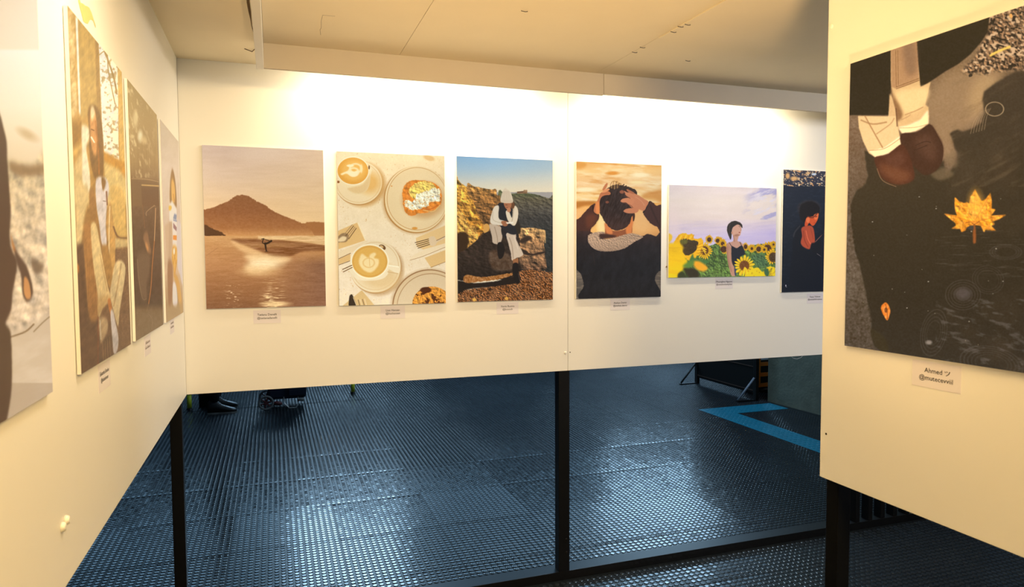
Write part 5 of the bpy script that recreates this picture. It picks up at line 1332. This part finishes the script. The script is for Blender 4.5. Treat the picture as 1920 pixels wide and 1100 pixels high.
shoe(0.02, 0.16, 0.12, pe)

def skin_mesh(name, verts, edges, radii, material, parent, sub=2):
    me = bpy.data.meshes.new(name); me.from_pydata(verts, edges, [])
    o = bpy.data.objects.new(name, me); C.objects.link(o); o.parent = parent
    me.materials.append(material)
    md = o.modifiers.new('skin', 'SKIN')
    ly = me.skin_vertices[0].data if len(me.skin_vertices) else None
    if ly is None:
        bpy.context.view_layer.update(); ly = me.skin_vertices[0].data
    for i, r_ in enumerate(radii): ly[i].radius = (r_, r_) if not isinstance(r_, tuple) else r_
    ly[0].use_root = True
    s2 = o.modifiers.new('sub', 'SUBSURF'); s2.levels = sub; s2.render_levels = sub
    md.use_smooth_shade = True
    return o
V_ = [(-.05, .02, .92), (-.05, .02, 1.12), (-.05, .02, 1.32), (-.04, .02, 1.46), (-.02, .02, 1.54), (0, .02, 1.62), (.0, .02, 1.70),
      (-.05, -.08, .86), (-.04, -.10, .48), (-.06, -.12, .115),
      (-.05, .12, .86), (-.03, .14, .48), (-.06, .16, .115),
      (-.05, -.17, 1.40), (-.07, -.22, 1.12), (.04, -.22, .90), (.08, -.21, .82),
      (-.05, .21, 1.40), (-.07, .26, 1.12), (.04, .26, .90), (.08, .25, .82)]
E_ = [(0, 1), (1, 2), (2, 3), (3, 4), (4, 5), (5, 6), (0, 7), (7, 8), (8, 9), (0, 10), (10, 11), (11, 12),
      (3, 13), (13, 14), (14, 15), (15, 16), (3, 17), (17, 18), (18, 19), (19, 20)]
R_ = [(.15, .12), (.14, .11), (.16, .12), (.10, .09), (.055, .055), (.085, .10), (.075, .085), .085, .062, .058, .085, .062, .058,
      .062, .048, .038, .030, .062, .048, .038, .030]
skin_mesh('body', V_, E_, R_, M['trouser'], pe)
for sy, hx, hy in ((-1, .095, -.205), (1, .095, .245)):
    V2 = [(hx, hy, .82), (hx + .03, hy, .765)]; E2 = [(0, 1)]; R2 = [(.026, .018), (.030, .016)]
    for q, (dy, ln) in enumerate(((-.024, .060), (-.008, .072), (.008, .070), (.024, .055))):
        b0 = len(V2)
        V2 += [(hx + .038, hy + dy, .735), (hx + .036, hy + dy, .735 - ln * .55), (hx + .026, hy + dy, .735 - ln)]
        E2 += [(1, b0), (b0, b0 + 1), (b0 + 1, b0 + 2)]; R2 += [.0095, .0085, .0072]
    b0 = len(V2); V2 += [(hx + .045, hy - sy * .030, .785), (hx + .060, hy - sy * .040, .750)]; E2 += [(0, b0), (b0, b0 + 1)]; R2 += [.011, .009]
    skin_mesh('hand', V2, E2, R2, M['skin'], pe, 1)
bm = bmesh.new()
bmesh.ops.create_uvsphere(bm, u_segments=20, v_segments=12, radius=1.0)
for v in bm.verts:
    v.co = Vector((v.co.x * .112 - .012, v.co.y * .092 + .02, v.co.z * .10 + 1.715))
obj('hair', bm, M['hair'], pe, smooth=True)

# shopping trolley
tr = empty('shopping_trolley', (0.10, 8.12, 0), 'dark two-wheeled shopping trolley bag standing right of the boots', 'trolley')
bm = bmesh.new(); box(bm, -.190, .225, .03, .27, .098, .80, .03)
for v in bm.verts:
    if v.co.z < .2 and v.co.x > 0: v.co.z += .0
obj('bag', bm, M['navy'], tr, smooth=False)
bm = bmesh.new(); prism(bm, [(.04, .028, .14), (.225, .028, .14), (.225, .028, .70), (.04, .028, .70)], (0, -.02, 0)); obj('front_pocket', bm, M['navy'], tr)
bm = bmesh.new(); box(bm, -.20, .22, .035, .265, .8, .835, .012); obj('flap', bm, M['navy'], tr)
def wheel(y, lab=None):
    r = 0.083; n = 28
    bm = bmesh.new()
    tube(bm, [(-.207 + math.cos(2 * PI * i / n) * (r - .011), y, .084 + math.sin(2 * PI * i / n) * (r - .011)) for i in range(n)], .0115, 10, closed=True)
    w_ = obj('wheel', bm, M['tyre'], tr, smooth=True)
    bm = bmesh.new()
    for k in range(6):
        a = 2 * PI * k / 6 + .3
        tube(bm, [(-.207 + math.cos(a) * .016, y, .084 + math.sin(a) * .016), (-.207 + math.cos(a) * .066, y, .084 + math.sin(a) * .066)], [.010, .007], 8)
    tube(bm, [(-.207, y - .016, .084), (-.207, y + .016, .084)], .020, 16)
    obj('hub', bm, M['maroon'], w_)
wheel(-.045); wheel(.30)
bm = bmesh.new(); tube(bm, [(-.207, -.06, .084), (-.207, .32, .084)], .006, 8); obj('axle', bm, M['chrome'], tr)
bm = bmesh.new()
tube(bm, [(-.02, .03, .125), (-.01, -.02, .060), (.035, -.03, .008), (.115, -.03, .008), (.13, -.02, .05), (.135, .03, .125)], .0055, 8)
obj('stand_loop', bm, M['chrome'], tr)
bm = bmesh.new(); tube(bm, [(-.13, -.01, .060), (-.105, -.012, .070), (-.06, -.01, .062), (-.04, 0, .055)], [.014, .024, .022, .01], 12); obj('rolled_bag', bm, M['maroon'], tr)
bm = bmesh.new(); tube(bm, [(.13, -.01, .075), (.15, -.012, .092), (.185, -.01, .09), (.20, 0, .08)], [.010, .018, .020, .01], 12); obj('strap_end', bm, M['tyre'], tr)
bm = bmesh.new(); tube(bm, [(-.15, .285, .084), (-.15, .285, 1.0), (-.15, .24, 1.04), (.15, .24, 1.04), (.15, .285, 1.0), (.15, .285, .10)], .008, 8); obj('handle', bm, M['chrome'], tr)

# black display board on feet
st = empty('display_stand', (5.3, 7.22, 0), 'black display board on two triangular braced feet behind the blue stripe', 'display stand')
Y0, Y1 = -.59, .59
def sb(name, m_, *a, bev=.002):
    bm = bmesh.new(); box(bm, *a, bev); return obj(name, bm, m_, st)
for y in (Y0, Y1):
    sb('upright', M['steel'], -.02, .02, y - .028, y + .028, 0.0, 1.75)
    bm = bmesh.new(); box(bm, -.265, -.0205, y - .018, y + .018, 0.0, .016, .002); ft = obj('foot_bar', bm, M['steel'], st)
    bm = bmesh.new(); tube(bm, [(-.250, y, .020), (-.024, y, .27)], .012, 8); obj('brace', bm, M['greybox'] if y < 0 else M['steel'], st)
sb('board', M['darkpanel'], -.010, .010, Y0 + .029, Y1 - .029, .085, 1.70)
sb('bottom_edge', M['brown'], -.018, -.0105, Y0 + .029, Y1 - .029, .112, .122, bev=.001)
sb('cross_rail', M['brown'], -.018, -.0105, Y0 + .029, Y1 - .029, .392, .402, bev=.001)

# orange crate behind the stand
oc = empty('plastic_crate', (5.83, 7.14, 0.0), 'orange plastic crate between the display stand and the concrete pillar', 'crate')
bm = bmesh.new()
W_, D_, H_, z0 = .42, .30, .40, .075
def bx(a): box(bm, *a, .003)
for sx in (-1, 1):
    for sy in (-1, 1):
        box(bm, sx * W_ / 2 - .02, sx * W_ / 2 + .02, sy * D_ / 2 - .02, sy * D_ / 2 + .02, z0, z0 + H_)
for z in (z0, z0 + .13, z0 + .26, z0 + H_ - .04):
    for s in (-1, 1):
        box(bm, -W_ / 2 + .02, W_ / 2 - .02, s * D_ / 2 - .008, s * D_ / 2 + .008, z, z + .045)
        box(bm, s * W_ / 2 - .008, s * W_ / 2 + .008, -D_ / 2 + .02, D_ / 2 - .02, z, z + .045)
box(bm, -W_ / 2 + .01, W_ / 2 - .01, -D_ / 2 + .01, D_ / 2 - .01, z0 + .005, z0 + .03)
obj('frame', bm, M['orange'], oc)
bm = bmesh.new(); box(bm, -.185, .185, -.125, .125, z0 + .0305, z0 + .33, .01); obj('dark_contents', bm, M['darkbox'], oc)
bm = bmesh.new()
random.seed(5)
bmesh.ops.create_icosphere(bm, subdivisions=3, radius=1)
for v in bm.verts:
    k = 1 + random.uniform(-.18, .18)
    v.co = Vector((v.co.x * .25 * k, v.co.y * .19 * k, (v.co.z * .5 + .5) * .074 * min(k, 1)))
hp = obj('crumpled_wrapping', bm, M['rubble'], loc=(5.83, 7.14, 0.0))
tag(hp, 'dark crumpled wrapping on the floor under the orange crate', 'wrapping')
bm = bmesh.new()
bmesh.ops.create_icosphere(bm, subdivisions=2, radius=1)
for v in bm.verts:
    k = 1 + random.uniform(-.2, .2)
    v.co = Vector((v.co.x * .06 * k, v.co.y * .06 * k, (v.co.z * .5 + .5) * .09))
tag(obj('plastic_bag', bm, M['whitebag'], loc=(5.68, 7.08, z0 + .4302)), 'small crumpled white plastic bag in the top of the orange crate', 'bag')
gb = empty('grey_tub', (5.72, 6.80, 0.0), 'small grey-blue tub on the floor against the concrete pillar, before the crate', 'tub')
bm = bmesh.new()
loft(bm, [[(math.cos(a) * r, math.sin(a) * r, z) for a in [2 * PI * i / 20 for i in range(20)]] for r, z in ((.045, 0), (.055, .22), (.06, .225), (.06, .24), (.05, .24), (.045, .2))])
obj('body', bm, M['greybox'], gb)
